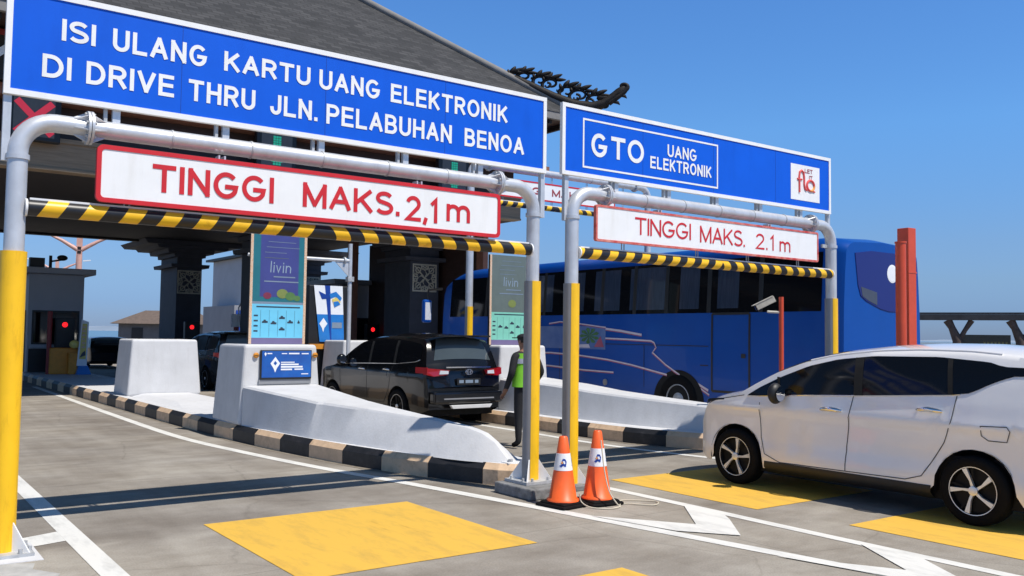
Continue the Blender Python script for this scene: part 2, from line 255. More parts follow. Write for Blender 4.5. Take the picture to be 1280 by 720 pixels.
# ------------------------------------------------------------------ mesh helpers
class MB:
    def __init__(s): s.v = []; s.f = []; s.m = []; s.mats = []
    def mi(s, m):
        if m not in s.mats: s.mats.append(m)
        return s.mats.index(m)
    def face(s, pts, m):
        b = len(s.v); s.v += [tuple(p) for p in pts]; s.f.append(tuple(range(b, b+len(pts)))); s.m.append(s.mi(m)); return s
    def add(s, vs_, fs, m):
        b = len(s.v); s.v += [tuple(p) for p in vs_]; k = s.mi(m)
        for f in fs: s.f.append(tuple(i+b for i in f)); s.m.append(k)
        return s
    def box(s, x0, x1, y0, y1, z0, z1, m):
        return s.add([(x0, y0, z0), (x1, y0, z0), (x1, y1, z0), (x0, y1, z0), (x0, y0, z1), (x1, y0, z1), (x1, y1, z1), (x0, y1, z1)],
                     [(0, 3, 2, 1), (4, 5, 6, 7), (0, 1, 5, 4), (1, 2, 6, 5), (2, 3, 7, 6), (3, 0, 4, 7)], m)
    def frustum(s, b, t, m):      # b,t: (x0,x1,y0,y1,z)
        x0, x1, y0, y1, z = b; a0, a1, c0, c1, zz = t
        return s.add([(x0, y0, z), (x1, y0, z), (x1, y1, z), (x0, y1, z), (a0, c0, zz), (a1, c0, zz), (a1, c1, zz), (a0, c1, zz)],
                     [(0, 3, 2, 1), (4, 5, 6, 7), (0, 1, 5, 4), (1, 2, 6, 5), (2, 3, 7, 6), (3, 0, 4, 7)], m)
    def obox(s, c, ax, hx, ay, hy, az, hz, m):
        c = Vector(c); ax = Vector(ax)*hx; ay = Vector(ay)*hy; az = Vector(az)*hz
        P = [c+sx*ax+sy*ay+sz*az for sz in (-1, 1) for sx, sy in ((-1, -1), (1, -1), (1, 1), (-1, 1))]
        return s.add(P, [(0, 3, 2, 1), (4, 5, 6, 7), (0, 1, 5, 4), (1, 2, 6, 5), (2, 3, 7, 6), (3, 0, 4, 7)], m)
    def prism(s, poly, fn, a0, a1, m):   # poly: 2-D list, fn(u,v,a)->xyz
        n = len(poly); V = [fn(u, v, a0) for u, v in poly]+[fn(u, v, a1) for u, v in poly]
        F = [tuple(range(n-1, -1, -1)), tuple(range(n, 2*n))]+[(i, (i+1) % n, n+(i+1) % n, n+i) for i in range(n)]
        return s.add(V, F, m)
    def tube(s, path, r, m, n=12, caps=True):
        P = [Vector(p) for p in path]; rs = r if isinstance(r, (list, tuple)) else [r]*len(P)
        V = []; F = []; t0 = None; ref = None
        for i, p in enumerate(P):
            t = (P[min(i+1, len(P)-1)]-P[max(i-1, 0)]).normalized()
            if ref is None:
                ref = Vector((0, 0, 1)) if abs(t.z) < .9 else Vector((1, 0, 0))
            ref = (ref-t*ref.dot(t)).normalized(); o = t.cross(ref)
            for k in range(n):
                a = 2*PI*k/n; V.append(p+rs[i]*(ref*math.cos(a)+o*math.sin(a)))
        for i in range(len(P)-1):
            for k in range(n):
                F.append((i*n+k, i*n+(k+1) % n, (i+1)*n+(k+1) % n, (i+1)*n+k))
        if caps: F.append(tuple(range(n-1, -1, -1))); F.append(tuple((len(P)-1)*n+k for k in range(n)))
        return s.add(V, F, m)
    def lathe(s, prof, c, axis, m, n=32, a0=0., a1=2*PI):
        c = Vector(c); ax = Vector(axis).normalized(); u = Vector((1, 0, 0)) if abs(ax.z) > .99 else ax.orthogonal().normalized(); v = ax.cross(u)
        full = abs(a1-a0-2*PI) < 1e-6; k = n if full else n+1
        V = []; F = []
        for r_, h in prof:
            for i in range(k):
                a = a0+(a1-a0)*i/n; V.append(c+ax*h+r_*(u*math.cos(a)+v*math.sin(a)))
        for j in range(len(prof)-1):
            for i in range(n):
                F.append((j*k+i, j*k+(i+1) % k, (j+1)*k+(i+1) % k, (j+1)*k+i))
        return s.add(V, F, m)
    def grid(s, rows, m):
        n = len(rows[0]); V = [p for r_ in rows for p in r_]; F = []
        for j in range(len(rows)-1):
            for i in range(n-1): F.append((j*n+i, j*n+i+1, (j+1)*n+i+1, (j+1)*n+i))
        return s.add(V, F, m)
    def ball(s, c, r, m, n=10):
        rx, ry, rz = r if isinstance(r, (tuple, list)) else (r, r, r)
        rows = []
        for j in range(n+1):
            t = PI*j/n
            rows.append([(c[0]+rx*math.sin(t)*math.cos(2*PI*i/(2*n)), c[1]+ry*math.sin(t)*math.sin(2*PI*i/(2*n)), c[2]+rz*math.cos(t)) for i in range(2*n+1)])
        return s.grid(rows, m)
    def text(s, body, x0, x1, z0, z1, y, m, bold=.012, fn=None):
        cu = bpy.data.curves.new('t', 'FONT'); cu.body = body; cu.size = 1; cu.offset = bold; cu.resolution_u = 5
        o = bpy.data.objects.new('t', cu); COL.objects.link(o)
        me = o.to_mesh(); P = [v.co.copy() for v in me.vertices]; Fs = [tuple(p.vertices) for p in me.polygons]
        o.to_mesh_clear(); bpy.data.objects.remove(o); bpy.data.curves.remove(cu)
        if not P: return s
        a0 = min(p.x for p in P); a1 = max(p.x for p in P); b0 = min(p.y for p in P); b1 = max(p.y for p in P)
        if fn is None: fn = lambda u, v: (u, y, v)
        V = [fn(x0+(p.x-a0)/(a1-a0)*(x1-x0), z0+(p.y-b0)/(b1-b0)*(z1-z0)) for p in P]
        return s.add(V, Fs, m)
    def build(s, name, parent=None, smooth=None, bevel=0, loc=None, weld=False, seg=2, recalc=True, uv=None):
        me = bpy.data.meshes.new(name); me.from_pydata(s.v, [], s.f)
        for m in s.mats: me.materials.append(MT[m])
        me.polygons.foreach_set('material_index', s.m)
        bm = bmesh.new(); bm.from_mesh(me)
        if weld: bmesh.ops.remove_doubles(bm, verts=bm.verts, dist=1e-4)
        if recalc: bmesh.ops.recalc_face_normals(bm, faces=bm.faces)
        if uv:
            lay = bm.loops.layers.uv.new('UVMap')
            for f in bm.faces:
                for l in f.loops: l[lay].uv = uv(l.vert.co, f.normal)
        bm.to_mesh(me); bm.free()
        if smooth is not None:
            me.polygons.foreach_set('use_smooth', [True]*len(me.polygons)); me.set_sharp_from_angle(angle=R(smooth))
        o = bpy.data.objects.new(name, me); COL.objects.link(o)
        if parent: o.parent = parent
        if loc: o.location = loc
        if bevel:
            b = o.modifiers.new('bevel', 'BEVEL'); b.width = bevel; b.segments = seg; b.limit_method = 'ANGLE'; b.angle_limit = R(40)
        return o

def _arc(cx, cy, rx, ry, a0, a1, n=12): return [(cx+rx*math.cos(R(a0+(a1-a0)*i/n)), cy+ry*math.sin(R(a0+(a1-a0)*i/n))) for i in range(n+1)]
GL = {
 'I': ([[(0, 0), (0, 1)]], 0), 'L': ([[(0, 1), (0, 0), (.50, 0)]], .50), 'T': ([[(0, 1), (.60, 1)], [(.30, 1), (.30, 0)]], .60),
 'E': ([[(.52, 1), (0, 1), (0, 0), (.54, 0)], [(0, .52), (.49, .52)]], .54), 'H': ([[(0, 0), (0, 1)], [(.58, 0), (.58, 1)], [(0, .52), (.58, .52)]], .58),
 'N': ([[(0, 0), (0, 1)], [(0, 1), (.58, 0)], [(.58, 0), (.58, 1)]], .58), 'M': ([[(0, 0), (0, 1)], [(0, 1), (.36, .04)], [(.36, .04), (.72, 1)], [(.72, 1), (.72, 0)]], .72),
 'A': ([[(0, 0), (.33, 1)], [(.33, 1), (.66, 0)], [(.12, .32), (.54, .32)]], .66), 'V': ([[(0, 1), (.32, 0)], [(.32, 0), (.64, 1)]], .64),
 'K': ([[(0, 0), (0, 1)], [(0, .34), (.56, 1)], [(.20, .58), (.60, 0)]], .60), 'U': ([[(0, 1), (0, .32)]+_arc(.29, .30, .29, .30, 180, 360)+[(.58, .32), (.58, 1)]], .58),
 'J': ([[(.42, 1), (.42, .28)]+_arc(.21, .26, .21, .26, 0, -180)], .42), 'D': ([[(0, 0), (0, 1), (.24, 1)]+_arc(.24, .5, .38, .5, 90, -90)+[(0, 0)]], .62),
 'O': ([_arc(.36, .5, .36, .5, 0, 360, 28)], .72), 'G': ([_arc(.36, .5, .36, .5, 42, 330, 24)+[(.70, .44), (.40, .44)]], .72),
 'S': ([_arc(.28, .76, .27, .24, 25, 230, 12)+_arc(.28, .25, .29, .25, 68, -155, 14)], .57), 'P': ([[(0, 0), (0, 1)], [(0, 1), (.32, 1)]+_arc(.32, .73, .25, .27, 90, -90)+[(0, .46)]], .57),
 'B': ([[(0, 0), (0, 1)], [(0, 1), (.31, 1)]+_arc(.31, .76, .23, .24, 90, -90)+[(0, .52)], [(0, .52)]+_arc(.33, .26, .26, .26, 90, -90)+[(0, 0)]], .59), 'R': ([[(0, 0), (0, 1)], [(0, 1), (.33, 1)]+_arc(.33, .74, .25, .26, 90, -90)+[(0, .48)], [(.32, .48), (.60, 0)]], .60),
 '2': ([_arc(.28, .72, .28, .28, 165, -40)+[(.0, 0), (.58, 0)]], .58), '1': ([[(.0, .76), (.22, 1), (.22, 0)]], .22), '.': ([[(0, -.0), (0, .02)]], .0), ',': ([[(.03, .06), (-.03, -.14)]], .0),
 'm': ([[(0, 0), (0, 1)], [(0, .58)]+_arc(.26, .62, .26, .38, 180, 0)+[(.52, 0)], [(.52, .58)]+_arc(.78, .62, .26, .38, 180, 0)+[(1.04, 0)]], 1.04),
 'l': ([[(0, 0), (.03, 1)]], .03), 'i': ([[(0, 0), (.02, .62)], [(.02, .84), (.025, .90)]], .02), 'v': ([[(0, .62), (.14, 0), (.32, .62)]], .32), 'n': ([[(0, 0), (.02, .62)], [(.0, .34)]+_arc(.2, .38, .18, .24, 180, 0)+[(.36, 0)]], .36),
}
def letters(mb, body, x0, x1, z0, z1, y, m, wt, gap=1.75, off=0.):
    tot = sum(GL[c_][1] for c_ in body); ga = wt*gap if len(body) > 1 else 0
    if body and tot*.5*(z1-z0)/max(1, len(body)) > 0: ga = max(wt*1.3, min(ga, (x1-x0)*.62/max(1, len(body))))
    sy = z1-z0-wt; sx = (x1-x0-wt-ga*(len(body)-1))/max(.001, tot) if tot else 0; x = x0+wt/2; k = 0
    for c_ in body:
        strokes, adv = GL[c_]
        for st in strokes:
            P = [Vector((x+u*sx, z0+wt/2+v*sy)) for u, v in st]; P = [q for i_, q in enumerate(P) if i_ == 0 or len(P) == 2 or (q-P[i_-1]).length > 1e-4]; n = len(P); yy = y-.0003*(k % 7); k += 1
            if n == 2 and (P[1]-P[0]).length < 1e-4: P[1] = P[0]+Vector((0, .002))
            closed = (P[0]-P[-1]).length < 1e-4
            A = []; B_ = []
            if not closed and n == 2: pass
            for i in range(n):
                pr = P[i-1] if i else (P[-2] if closed else None); nx = P[i+1] if i < n-1 else (P[1] if closed else None)
                d0 = (P[i]-pr).normalized() if pr is not None else None; d1 = (nx-P[i]).normalized() if nx is not None else None
                d0 = d0 or d1; d1 = d1 or d0; n0 = Vector((-d0.y, d0.x)); n1 = Vector((-d1.y, d1.x)); mm = n0+n1
                mm = mm.normalized()/max(.45, mm.normalized().dot(n0)) if mm.length > .2 else n0
                ext = Vector((0, 0))
                if not closed and i == 0: ext = -d1*wt*.5 if n == 2 or abs(d1.x) < .3 or abs(d1.y) < .3 else Vector((0, 0))
                if not closed and i == n-1: ext = d0*wt*.5 if n == 2 or abs(d0.x) < .3 or abs(d0.y) < .3 else Vector((0, 0))
                if n == 2 and abs(d1.x) > .12 and abs(d1.y) > .12: ext = ext*.7
                A.append(P[i]+ext+mm*wt/2); B_.append(P[i]+ext-mm*wt/2)
            mb.grid([[(p.x-off, yy, p.y) for p in A], [(p.x-off, yy, p.y) for p in B_]], m)
        x += adv*sx+ga
    return mb
def tag(o, label, cat, group=None):
    o['label'] = label; o['category'] = cat
    if group: o['group'] = group
    return o
def thing(name, label, cat, loc=(0, 0, 0), rz=0, group=None):
    o = bpy.data.objects.new(name, None); COL.objects.link(o); o.location = loc; o.rotation_euler = (0, 0, rz); o.empty_display_size = .2
    return tag(o, label, cat, group)
def struct(o): o['kind'] = 'structure'; return o
def copy_tree(o, parent=None):
    c = o.copy(); COL.objects.link(c); c.parent = parent
    for ch in [k for k in bpy.data.objects if k.parent == o]: copy_tree(ch, c)
    return c
def lerp_tab(tab, x):
    if x <= tab[0][0]: return tab[0][1]
    for (a, b), (c, d) in zip(tab, tab[1:]):
        if x <= c: return b+(d-b)*(x-a)/(c-a)
    return tab[-1][1]
def smooth_tab(tab, x, e=.10):
    return sum(lerp_tab(tab, x+k*e/3)*w_ for k, w_ in ((-3, 1), (-2, 2), (-1, 3), (0, 4), (1, 3), (2, 2), (3, 1)))/16
def catmull(P, n=8):
    P = [Vector(p) for p in P]; out = []
    for i in range(len(P)-1):
        p0, p1, p2, p3 = P[max(i-1, 0)], P[i], P[i+1], P[min(i+2, len(P)-1)]
        for k in range(n):
            t = k/n; out.append(.5*((2*p1)+(p2-p0)*t+(2*p0-5*p1+4*p2-p3)*t*t+(3*p1-p0-3*p2+p3)*t**3))
    out.append(P[-1]); return out

# ------------------------------------------------------------------ ground, markings, sea
MB().face([(-160, -60, 0), (62, -60, 0), (62, 150, 0), (-160, 150, 0)], 'road').build('road', None); struct(bpy.data.objects['road'])
b = MB(); b.box(-160.2, 62.2, -60.2, 150.2, -2.5, -.03, 'block'); struct(b.build('ground'))
struct(MB().face([(-7000, -7000, -1.2), (7000, -7000, -1.2), (7000, 7000, -1.2), (-7000, 7000, -1.2)], 'sea').build('sea'))

def sheet(poly, z, m, mb):
    mb.face([(x, y, z) for x, y in poly], m)
def ribbon(path, wd, z, m, mb, n=8):
    P = catmull([(x, y, 0) for x, y in path], n); rows = [[], []]
    for i, p in enumerate(P):
        t = (P[min(i+1, len(P)-1)]-P[max(i-1, 0)]).normalized(); nn = Vector((-t.y, t.x, 0))*wd/2
        rows[0].append((p.x+nn.x, p.y+nn.y, z)); rows[1].append((p.x-nn.x, p.y-nn.y, z))
    mb.grid(rows, m)
mk = MB()
ribbon([(3.40, 22), (3.37, 17.6), (3.31, 10.9), (3.33, 7.1), (3.56, 4.8), (3.88, 2.8), (4.20, 1.34), (4.44, .12), (4.60, -.7), (4.76, -1.6), (4.90, -2.4), (5.08, -3.4), (5.22, -4.2), (5.5, -5.6), (5.75, -7.2)], .15, .004, 'white_line', mk)
ribbon([(5.97, .35), (5.97, -1.3), (5.94, -3), (5.94, -5), (5.94, -7.5)], .13, .004, 'white_line', mk)
ribbon([(.57, -2.5), (.57, 2), (.56, 6), (.50, 10)], .17, .004, 'white_line', mk)
sheet([(.485, .62), (.20, .50), (.17, .12), (.485, .22)], .004, 'white_line', mk)
for dy in (0, -1.98, -3.96):
    k = .10*(-dy/1.98)
    a = 4.86+.36*(-dy/1.98)*.55
    sheet([(5.905, -1.46+dy), (5.32+k, -2.15+dy), (5.30+k, -2.68+dy), (5.77, -2.16+dy), (5.905, -1.98+dy)], .008, 'white_line', mk)
    if dy > -3: sheet([(a-.10, -1.34+dy), (5.32+k, -2.15+dy), (5.30+k, -2.68+dy), (a+.10, -2.24+dy)], .009, 'white_line', mk)
# lane 3 line along the second island
ribbon([(8.72, 20), (8.70, 6), (8.66, 3.6), (8.72, 2.3), (8.95, 1.0), (9.2, .2), (9.5, -1)], .14, .004, 'white_line', mk)
struct(mk.build('lane_marking', None, recalc=False)); bpy.data.objects['lane_marking']['kind'] = 'structure'
pm_ = MB(); sheet([(-1.4, -.22), (-.30, -.30), (.0, -.33), (.17, -.42), (.13, -.60), (.27, -.83), (.20, -1.02), (.30, -1.25), (.05, -1.5), (-1.4, -1.5)], .003, 'patch', pm_); struct(pm_.build('concrete_patch', None, recalc=False))
gd = MB()
for pth in ([(3.60, 24), (3.66, 19), (3.74, 14), (3.80, 9), (3.90, 5.9), (4.15, 3.6), (4.46, 1.95), (4.82, .86), (5.02, .44), (5.3, .28)], [(9.07, 12), (9.07, 6), (9.05, 4.2), (9.11, 3.0), (9.29, 2.2), (9.57, 1.43), (9.95, .76)]): ribbon(pth, .13, .002, 'gutter', gd)
struct(gd.build('gutter_dirt', None, recalc=False))
yb = MB()
for x0, x1, y0, y1 in ((1.60, 3.66, -1.92, .25), (6.40, 8.45, -1.98, .18), (6.52, 8.55, -4.9, -2.93), (1.66, 3.70, -5.0, -2.89)):
    yb.face([(x0, y0, .004), (x1, y0, .004), (x1, y1, .004), (x0, y1, .004)], 'yellow_line')
struct(yb.build('yellow_road_marking', None, recalc=False))

# ------------------------------------------------------------------ traffic islands
def island(path, seed=0, start=0):
    P = catmull([(x, y, 0) for x, y in path], 10)
    L = [0]
    for a, c in zip(P, P[1:]): L.append(L[-1]+(c-a).length)
    def at(s_):
        for i in range(len(L)-1):
            if s_ <= L[i+1] or i == len(L)-2:
                t = (s_-L[i])/max(1e-6, L[i+1]-L[i]); return P[i].lerp(P[i+1], min(1, max(0, t)))
    total = L[-1]; nose = min(range(len(P)), key=lambda i: P[i].y); s_nose = L[nose]
    seg = .80; kb = MB(); inner = []
    s0 = s_nose-.56
    i0 = -int(s0/seg); cuts = []
    k = i0
    while s0+k*seg < total: cuts.append(s0+k*seg); k += 1
    cuts.append(total)
    first = i0
    for j in range(len(cuts)-1):
        a, c = cuts[j], cuts[j+1]-.006
        col = 'kerb_tan' if (j+first) % 2 == 0 else 'kerb_black'
        rows = []
        for q in range(5):
            s_ = a+(c-a)*q/4; p = at(s_); t = (at(min(total, s_+.05))-at(max(0, s_-.05))).normalized(); nn = Vector((-t.y, t.x, 0))
            pr = [(0, 0), (.0, .175), (.065, .245), (.24, .25), (.24, 0)]
            rows.append([(p.x+nn.x*o, p.y+nn.y*o, h) for o, h in pr])
        kb.grid([r_[:3] for r_ in rows], col); kb.grid([r_[2:] for r_ in rows], 'pave'); kb.face(rows[0], col); kb.face(rows[-1][::-1], col)
    for i in range(0, len(P)):
        t = (P[min(i+1, len(P)-1)]-P[max(i-1, 0)]).normalized(); nn = Vector((-t.y, t.x, 0)); inner.append((P[i].x+nn.x*.235, P[i].y+nn.y*.235, .238))
    o = struct(kb.build('kerb', None))
    struct(MB().face(inner, 'pave').build('island_pavement'))
ISL1 = [(3.55, 33), (3.6, 24), (3.68, 19), (3.76, 14), (3.82, 9), (3.93, 5.9), (4.18, 3.6), (4.50, 1.95), (4.87, .88), (5.05, .50), (5.30, .36), (5.56, .52), (5.66, 1.2), (5.68, 4), (5.62, 9), (5.6, 33)]
ISL2 = [(9.12, 33), (9.12, 12), (9.12, 6), (9.10, 4.2), (9.16, 3.0), (9.34, 2.2), (9.62, 1.45), (10.0, .8), (10.25, .5), (10.5, .38), (10.85, .52), (11.1, 1.2), (11.2, 4), (11.2, 12), (11.2, 33)]
ISL3 = [(x+5.6, y) for x, y in ISL2]
for p in (ISL1, ISL2, ISL3): island(p)

# ------------------------------------------------------------------ height gantries
def elbow(cx, cz, r, a0, a1, n=10):
    return [(cx+r*math.cos(a0+(a1-a0)*i/n), 0, cz+r*math.sin(a0+(a1-a0)*i/n)) for i in range(n+1)]
def gantry(label, x0, y0, W, zp, zbar, ztop, bar_m, pr=.073, block=True, yel=(1.0, 1.0), z_sleeve=2.31, bar_gap=.06, brackets=True, upright=.13):
    g = thing('height_gantry', label, 'height gantry', (x0, y0, 0), 0, 'height limit gantries over the toll lanes')
    er = .26
    for side in (0, 1):
        x = 0 if side == 0 else W; sg = 1 if side == 0 else -1
        zb = .15 if (block and side == 1) else (.03 if block else .27)
        m = MB()
        path = [(x, 0, zb), (x, 0, zp-er)]+(elbow(er, zp-er, er, PI, PI/2)[1:] if side == 0 else elbow(W-er, zp-er, er, 0, PI/2)[1:])
        path.append((x+sg*(.46), 0, zp))
        m.tube(path, pr, 'galv', 24)
        m.lathe([(pr, -.02), (pr+.012, -.02), (pr+.012, .02), (pr, .02)], (x, 0, zp-er-.04), (0, 0, 1), 'galv', 24)
        post = m.build('post', g, smooth=40)
        s_ = MB(); rs = .094; a0 = yel[side]
        s_.lathe([(rs, zb), (rs, z_sleeve), (pr, z_sleeve)], (0, 0, 0), (0, 0, 1), 'sleeve_yellow', 20, a0, a0+PI*1.15)
        s_.lathe([(rs-.003, zb), (rs-.003, z_sleeve), (pr, z_sleeve)], (0, 0, 0), (0, 0, 1), 'sleeve_grey', 20, a0+PI*1.15, a0+2*PI)
        sl_ = s_.build('sleeve', post, smooth=40); sl_.location = (x, 0, 0)
        bp = MB(); bp.box(x-.2, x+.2, -.2, .2, zb-.03, zb, 'galv_rough')
        for a in range(4):
            d = Vector((math.cos(a*PI/2+PI/4), math.sin(a*PI/2+PI/4), 0)); nrm = Vector((-d.y, d.x, 0))*.006; c = Vector((x, 0, zb))
            tri = [c+d*.09, c+d*.24, c+d*.09+Vector((0, 0, .22))]
            bp.add([t+nrm for t in tri]+[t-nrm for t in tri], [(0, 1, 2), (5, 4, 3), (0, 3, 4, 1), (1, 4, 5, 2), (2, 5, 3, 0)], 'white_metal')
            for q in (-1, 1): bp.lathe([(.016, 0), (.016, .035), (0, .035)], (x+d.x*.2+q*d.y*.05, d.y*.2-q*d.x*.05, zb), (0, 0, 1), 'galv_rough', 6)
        bp.build('base_plate', post)
    cb = MB(); cb.tube([(.46, 0, zp), (W-.46, 0, zp)], pr, 'galv', 24)
    for q in range(1, 6):
        xx = .46+(W-.92)*q/6; cb.lathe([(pr, -.008), (pr+.006, -.008), (pr+.006, .008), (pr, .008)], (xx, 0, zp), (1, 0, 0), 'galv_rough', 24)
    cr = cb.build('crossbar', g, smooth=40)
    for x in (.50, W-.50):
        fl = MB()
        fl.lathe([(pr, -.022), (.135, -.022), (.135, -.003), (pr, -.003)], (x, 0, zp), (1, 0, 0), 'galv', 28)
        fl.lathe([(pr, .003), (.135, .003), (.135, .022), (pr, .022)], (x, 0, zp), (1, 0, 0), 'galv', 28)
        for k in range(6):
            a = k*PI/3+.3; d = Vector((0, math.cos(a), math.sin(a))); nrm = Vector((0, -d.z, d.y))*.005; c = Vector((x, 0, zp))
            for sgn in (-1, 1):
                tri = [c+d*(pr-.01)+Vector((sgn*.02, 0, 0)), c+d*.128+Vector((sgn*.02, 0, 0)), c+d*(pr-.004)+Vector((sgn*.13, 0, 0))]
                fl.add([t+nrm for t in tri]+[t-nrm for t in tri], [(0, 1, 2), (5, 4, 3), (0, 3, 4, 1), (1, 4, 5, 2), (2, 5, 3, 0)], 'galv')
            a2 = a+PI/6; fl.lathe([(0, -.04), (.013, -.04), (.013, .04), (0, .04)], (x, .108*math.cos(a2), zp+.108*math.sin(a2)), (1, 0, 0), 'galv_rough', 6)
        fl.build('flange', g, smooth=30)
    rb = .065
    bm_ = MB(); YB_ = -.03 if brackets else 0.
    bm_.tube([(bar_gap+.02, YB_, zbar), (W-bar_gap-.02, YB_, zbar)], rb, bar_m, 24)
    bm_.lathe([(0, -.012), (rb+.004, -.012), (rb+.004, .004), (0, .004)], (bar_gap+.01, YB_, zbar), (1, 0, 0), 'white_metal', 24)
    bm_.lathe([(0, -.004), (rb+.004, -.004), (rb+.004, .012), (0, .012)], (W-bar_gap-.01, YB_, zbar), (1, 0, 0), 'white_metal', 24)
    bm_.box(bar_gap+.03, W-bar_gap-.03, YB_-.02, YB_+.02, zbar+rb-.004, zbar+rb+.012, 'white_metal')
    bm_.build('clearance_bar', g, smooth=40)
    for q in (.16, .42, .62, .84):
        for d in (-.02, .02): MB().tube([(W*q+d, .0, zbar+rb), (W*q+d, .0, (zp-pr+.01) if not brackets else zbar+.17)], .007, 'galv_rough', 8).build('hanger_rod', g)
    for x in (bar_gap+.05, W-bar_gap-.05): MB().box(x-.02, x+.02, -.03, .03, zbar-.02, zbar+.02, 'galv_rough').build('bar_clamp', g)
    if brackets:
        for q in (.14, .32, .5, .68, .86):
            MB().box(W*q-.03, W*q+.03, .008, .05, zp+pr-.012, ztop+.5, 'galv').build('sign_bracket', g); MB().box(W*q-.095, W*q-.07, .008, .05, zp+pr-.012, ztop+.5, 'galv_rough').build('sign_bracket', g)
        for x, zz, sg in ((-.085, ztop-.52, 1), (W+upright, ztop-.50, -1)):
            br = MB(); br.box(x-.028, x+.028, .0, .05, zz, ztop+.5, 'galv'); br.box(min(x+sg*.028, x+sg*.16), max(x+sg*.028, x+sg*.16), .0, .03, zz+.0, zz+.05, 'galv_rough'); br.build('sign_upright', g)
    return g
g1 = gantry('tall galvanised gantry with black and yellow bar over the empty lane in front', 0, 0, 5.05, 3.345, 2.655, 3.53, 'bar1', yel=(R(165), R(232)))
g2 = gantry('galvanised gantry standing between the traffic cones and the white car', 5.61, 0, 4.97, 3.37, 2.665, 3.55, 'bar2', pr=.078, upright=-.045, yel=(R(230), R(228)))
g3 = gantry('farther and higher gantry spanning the lane the blue bus drives through', 10.5, 9.5, 5.75, 5.72, 4.86, 6.4, 'bar3', pr=.085, block=False, yel=(R(215), R(215)), z_sleeve=2.36, brackets=False)
# concrete footings under the near posts
for nm, lb, c in (('footing_block', 'dark rough concrete footing under the post beside the two cones', (4.74, 5.36, -.42, .24)), ('footing_block', 'concrete footing under the gantry post directly behind the right cone', (5.40, 5.92, -.22, .30)), ('footing_block', 'concrete footing under the gantry post hidden by the white car', (10.3, 10.86, -.28, .28))):
    o = MB().box(c[0], c[1], c[2], c[3], 0, .118, 'block').build(nm, bevel=.015); tag(o, lb, 'footing', 'post footings')
    if c[0] > 5.3: o.scale.z = .5
o = MB().box(-.26, .24, -.34, .30, 0, .006, 'pave').build('footing_slab'); tag(o, 'thin pale mortar pad under the leftmost yellow post', 'footing')

# ------------------------------------------------------------------ signs
def board(name, label, cat, x0, x1, z0, z1, y, face_m, frame_m, fw, group, rcorner=0., th=.04, tilt=0):
    t = thing(name, label, cat, (x0, y, z0), 0, group)
    W, H = x1-x0, z1-z0
    m = MB(); m.box(fw*.5, W-fw*.5, -th*.5+.006, th*.5, fw*.5, H-fw*.5, face_m); m.build('panel', t)
    if rcorner:
        def rr(a, b, c, d, r_, n=5):
            out = []
            for cx, cz, a0 in ((b-r_, d-r_, 0), (a+r_, d-r_, PI/2), (a+r_, c+r_, PI), (b-r_, c+r_, 1.5*PI)):
                out += [(cx+r_*math.cos(a0+PI/2*i/n), cz+r_*math.sin(a0+PI/2*i/n)) for i in range(n+1)]
            return out
        o_ = rr(0, W, 0, H, rcorner); i_ = rr(fw, W-fw, fw, H-fw, max(.01, rcorner-fw*.6))
        f = MB(); n = len(o_)
        V = [(u, -th*.5, v) for u, v in o_]+[(u, -th*.5, v) for u, v in i_]+[(u, th*.5+.004, v) for u, v in o_]+[(u, th*.5+.004, v) for u, v in i_]
        F = []
        for i in range(n):
            j = (i+1) % n; F += [(i, j, n+j, n+i), (2*n+i, 3*n+i, 3*n+j, 2*n+j), (i, 2*n+i, 2*n+j, j), (n+i, n+j, 3*n+j, 3*n+i)]
        f.add(V, F, frame_m); f.build('frame', t)
    else:
        f = MB()
        f.box(0, W, -th*.5-.004, th*.5+.004, 0, fw, frame_m); f.box(0, W, -th*.5-.004, th*.5+.004, H-fw, H, frame_m)
        f.box(0, fw, -th*.5-.0035, th*.5+.0035, fw, H-fw, frame_m); f.box(W-fw, W, -th*.5-.0035, th*.5+.0035, fw, H-fw, frame_m)
        f.build('frame', t)
    return t
KS = (7.843-.11)/7.843
def nx(x): return -.971+(x+.971)*KS
def nz(z): return 1.716+(z-1.716)*KS
def words(t, x0, z0, yy, lst, m, bold, name='lettering'):
    for wd, a, c, d, e in lst:
        b_ = MB(); letters(b_, wd, a-x0, c-x0, d-z0, e-z0, yy, m, bold); b_.build(name, t, recalc=False)
bs = board('direction_sign', 'long blue sign with two lines of white capital letters above the front gantry', 'road sign', -.12, 5.20, 3.525, 4.38, -.01, 'sign_blue', 'sign_white', .045, 'blue overhead signs')
YF = -.0175
words(bs, -.12, 3.525, YF, [('ISI', .27, .52, 4.015, 4.19), ('ULANG', .65, 1.42, 4.01, 4.195), ('KARTU', 1.57, 2.38, 4.015, 4.19), ('UANG', 2.47, 3.11, 4.01, 4.195), ('ELEKTRONIK', 3.23, 4.66, 4.01, 4.195),
      ('DI', .14, .35, 3.70, 3.885), ('DRIVE', .46, 1.15, 3.70, 3.885), ('THRU', 1.27, 1.86, 3.70, 3.885), ('JLN.', 2.0, 2.46, 3.695, 3.88), ('PELABUHAN', 2.55, 3.95, 3.69, 3.88), ('BENOA', 4.11, 4.89, 3.69, 3.88)], 'sign_white', .033)
ls = board('height_limit_sign', 'clean white sign with thick red border under the long blue sign', 'road sign', nx(.565), nx(4.59), nz(2.755), nz(3.225), -.11, 'sign_white', 'sign_red', .036, 'height limit signs', .05)
words(ls, nx(.565), nz(2.755), YF, [(w_, nx(a), nx(b_), nz(c), nz(d)) for w_, a, b_, c, d in (('TINGGI', 1.0, 2.06, 2.88, 3.115), ('MAKS.', 2.34, 3.36, 2.88, 3.11), ('2,1', 3.43, 3.80, 2.845, 3.10), ('m', 3.91, 4.20, 2.88, 3.06))], 'sign_red', .040)
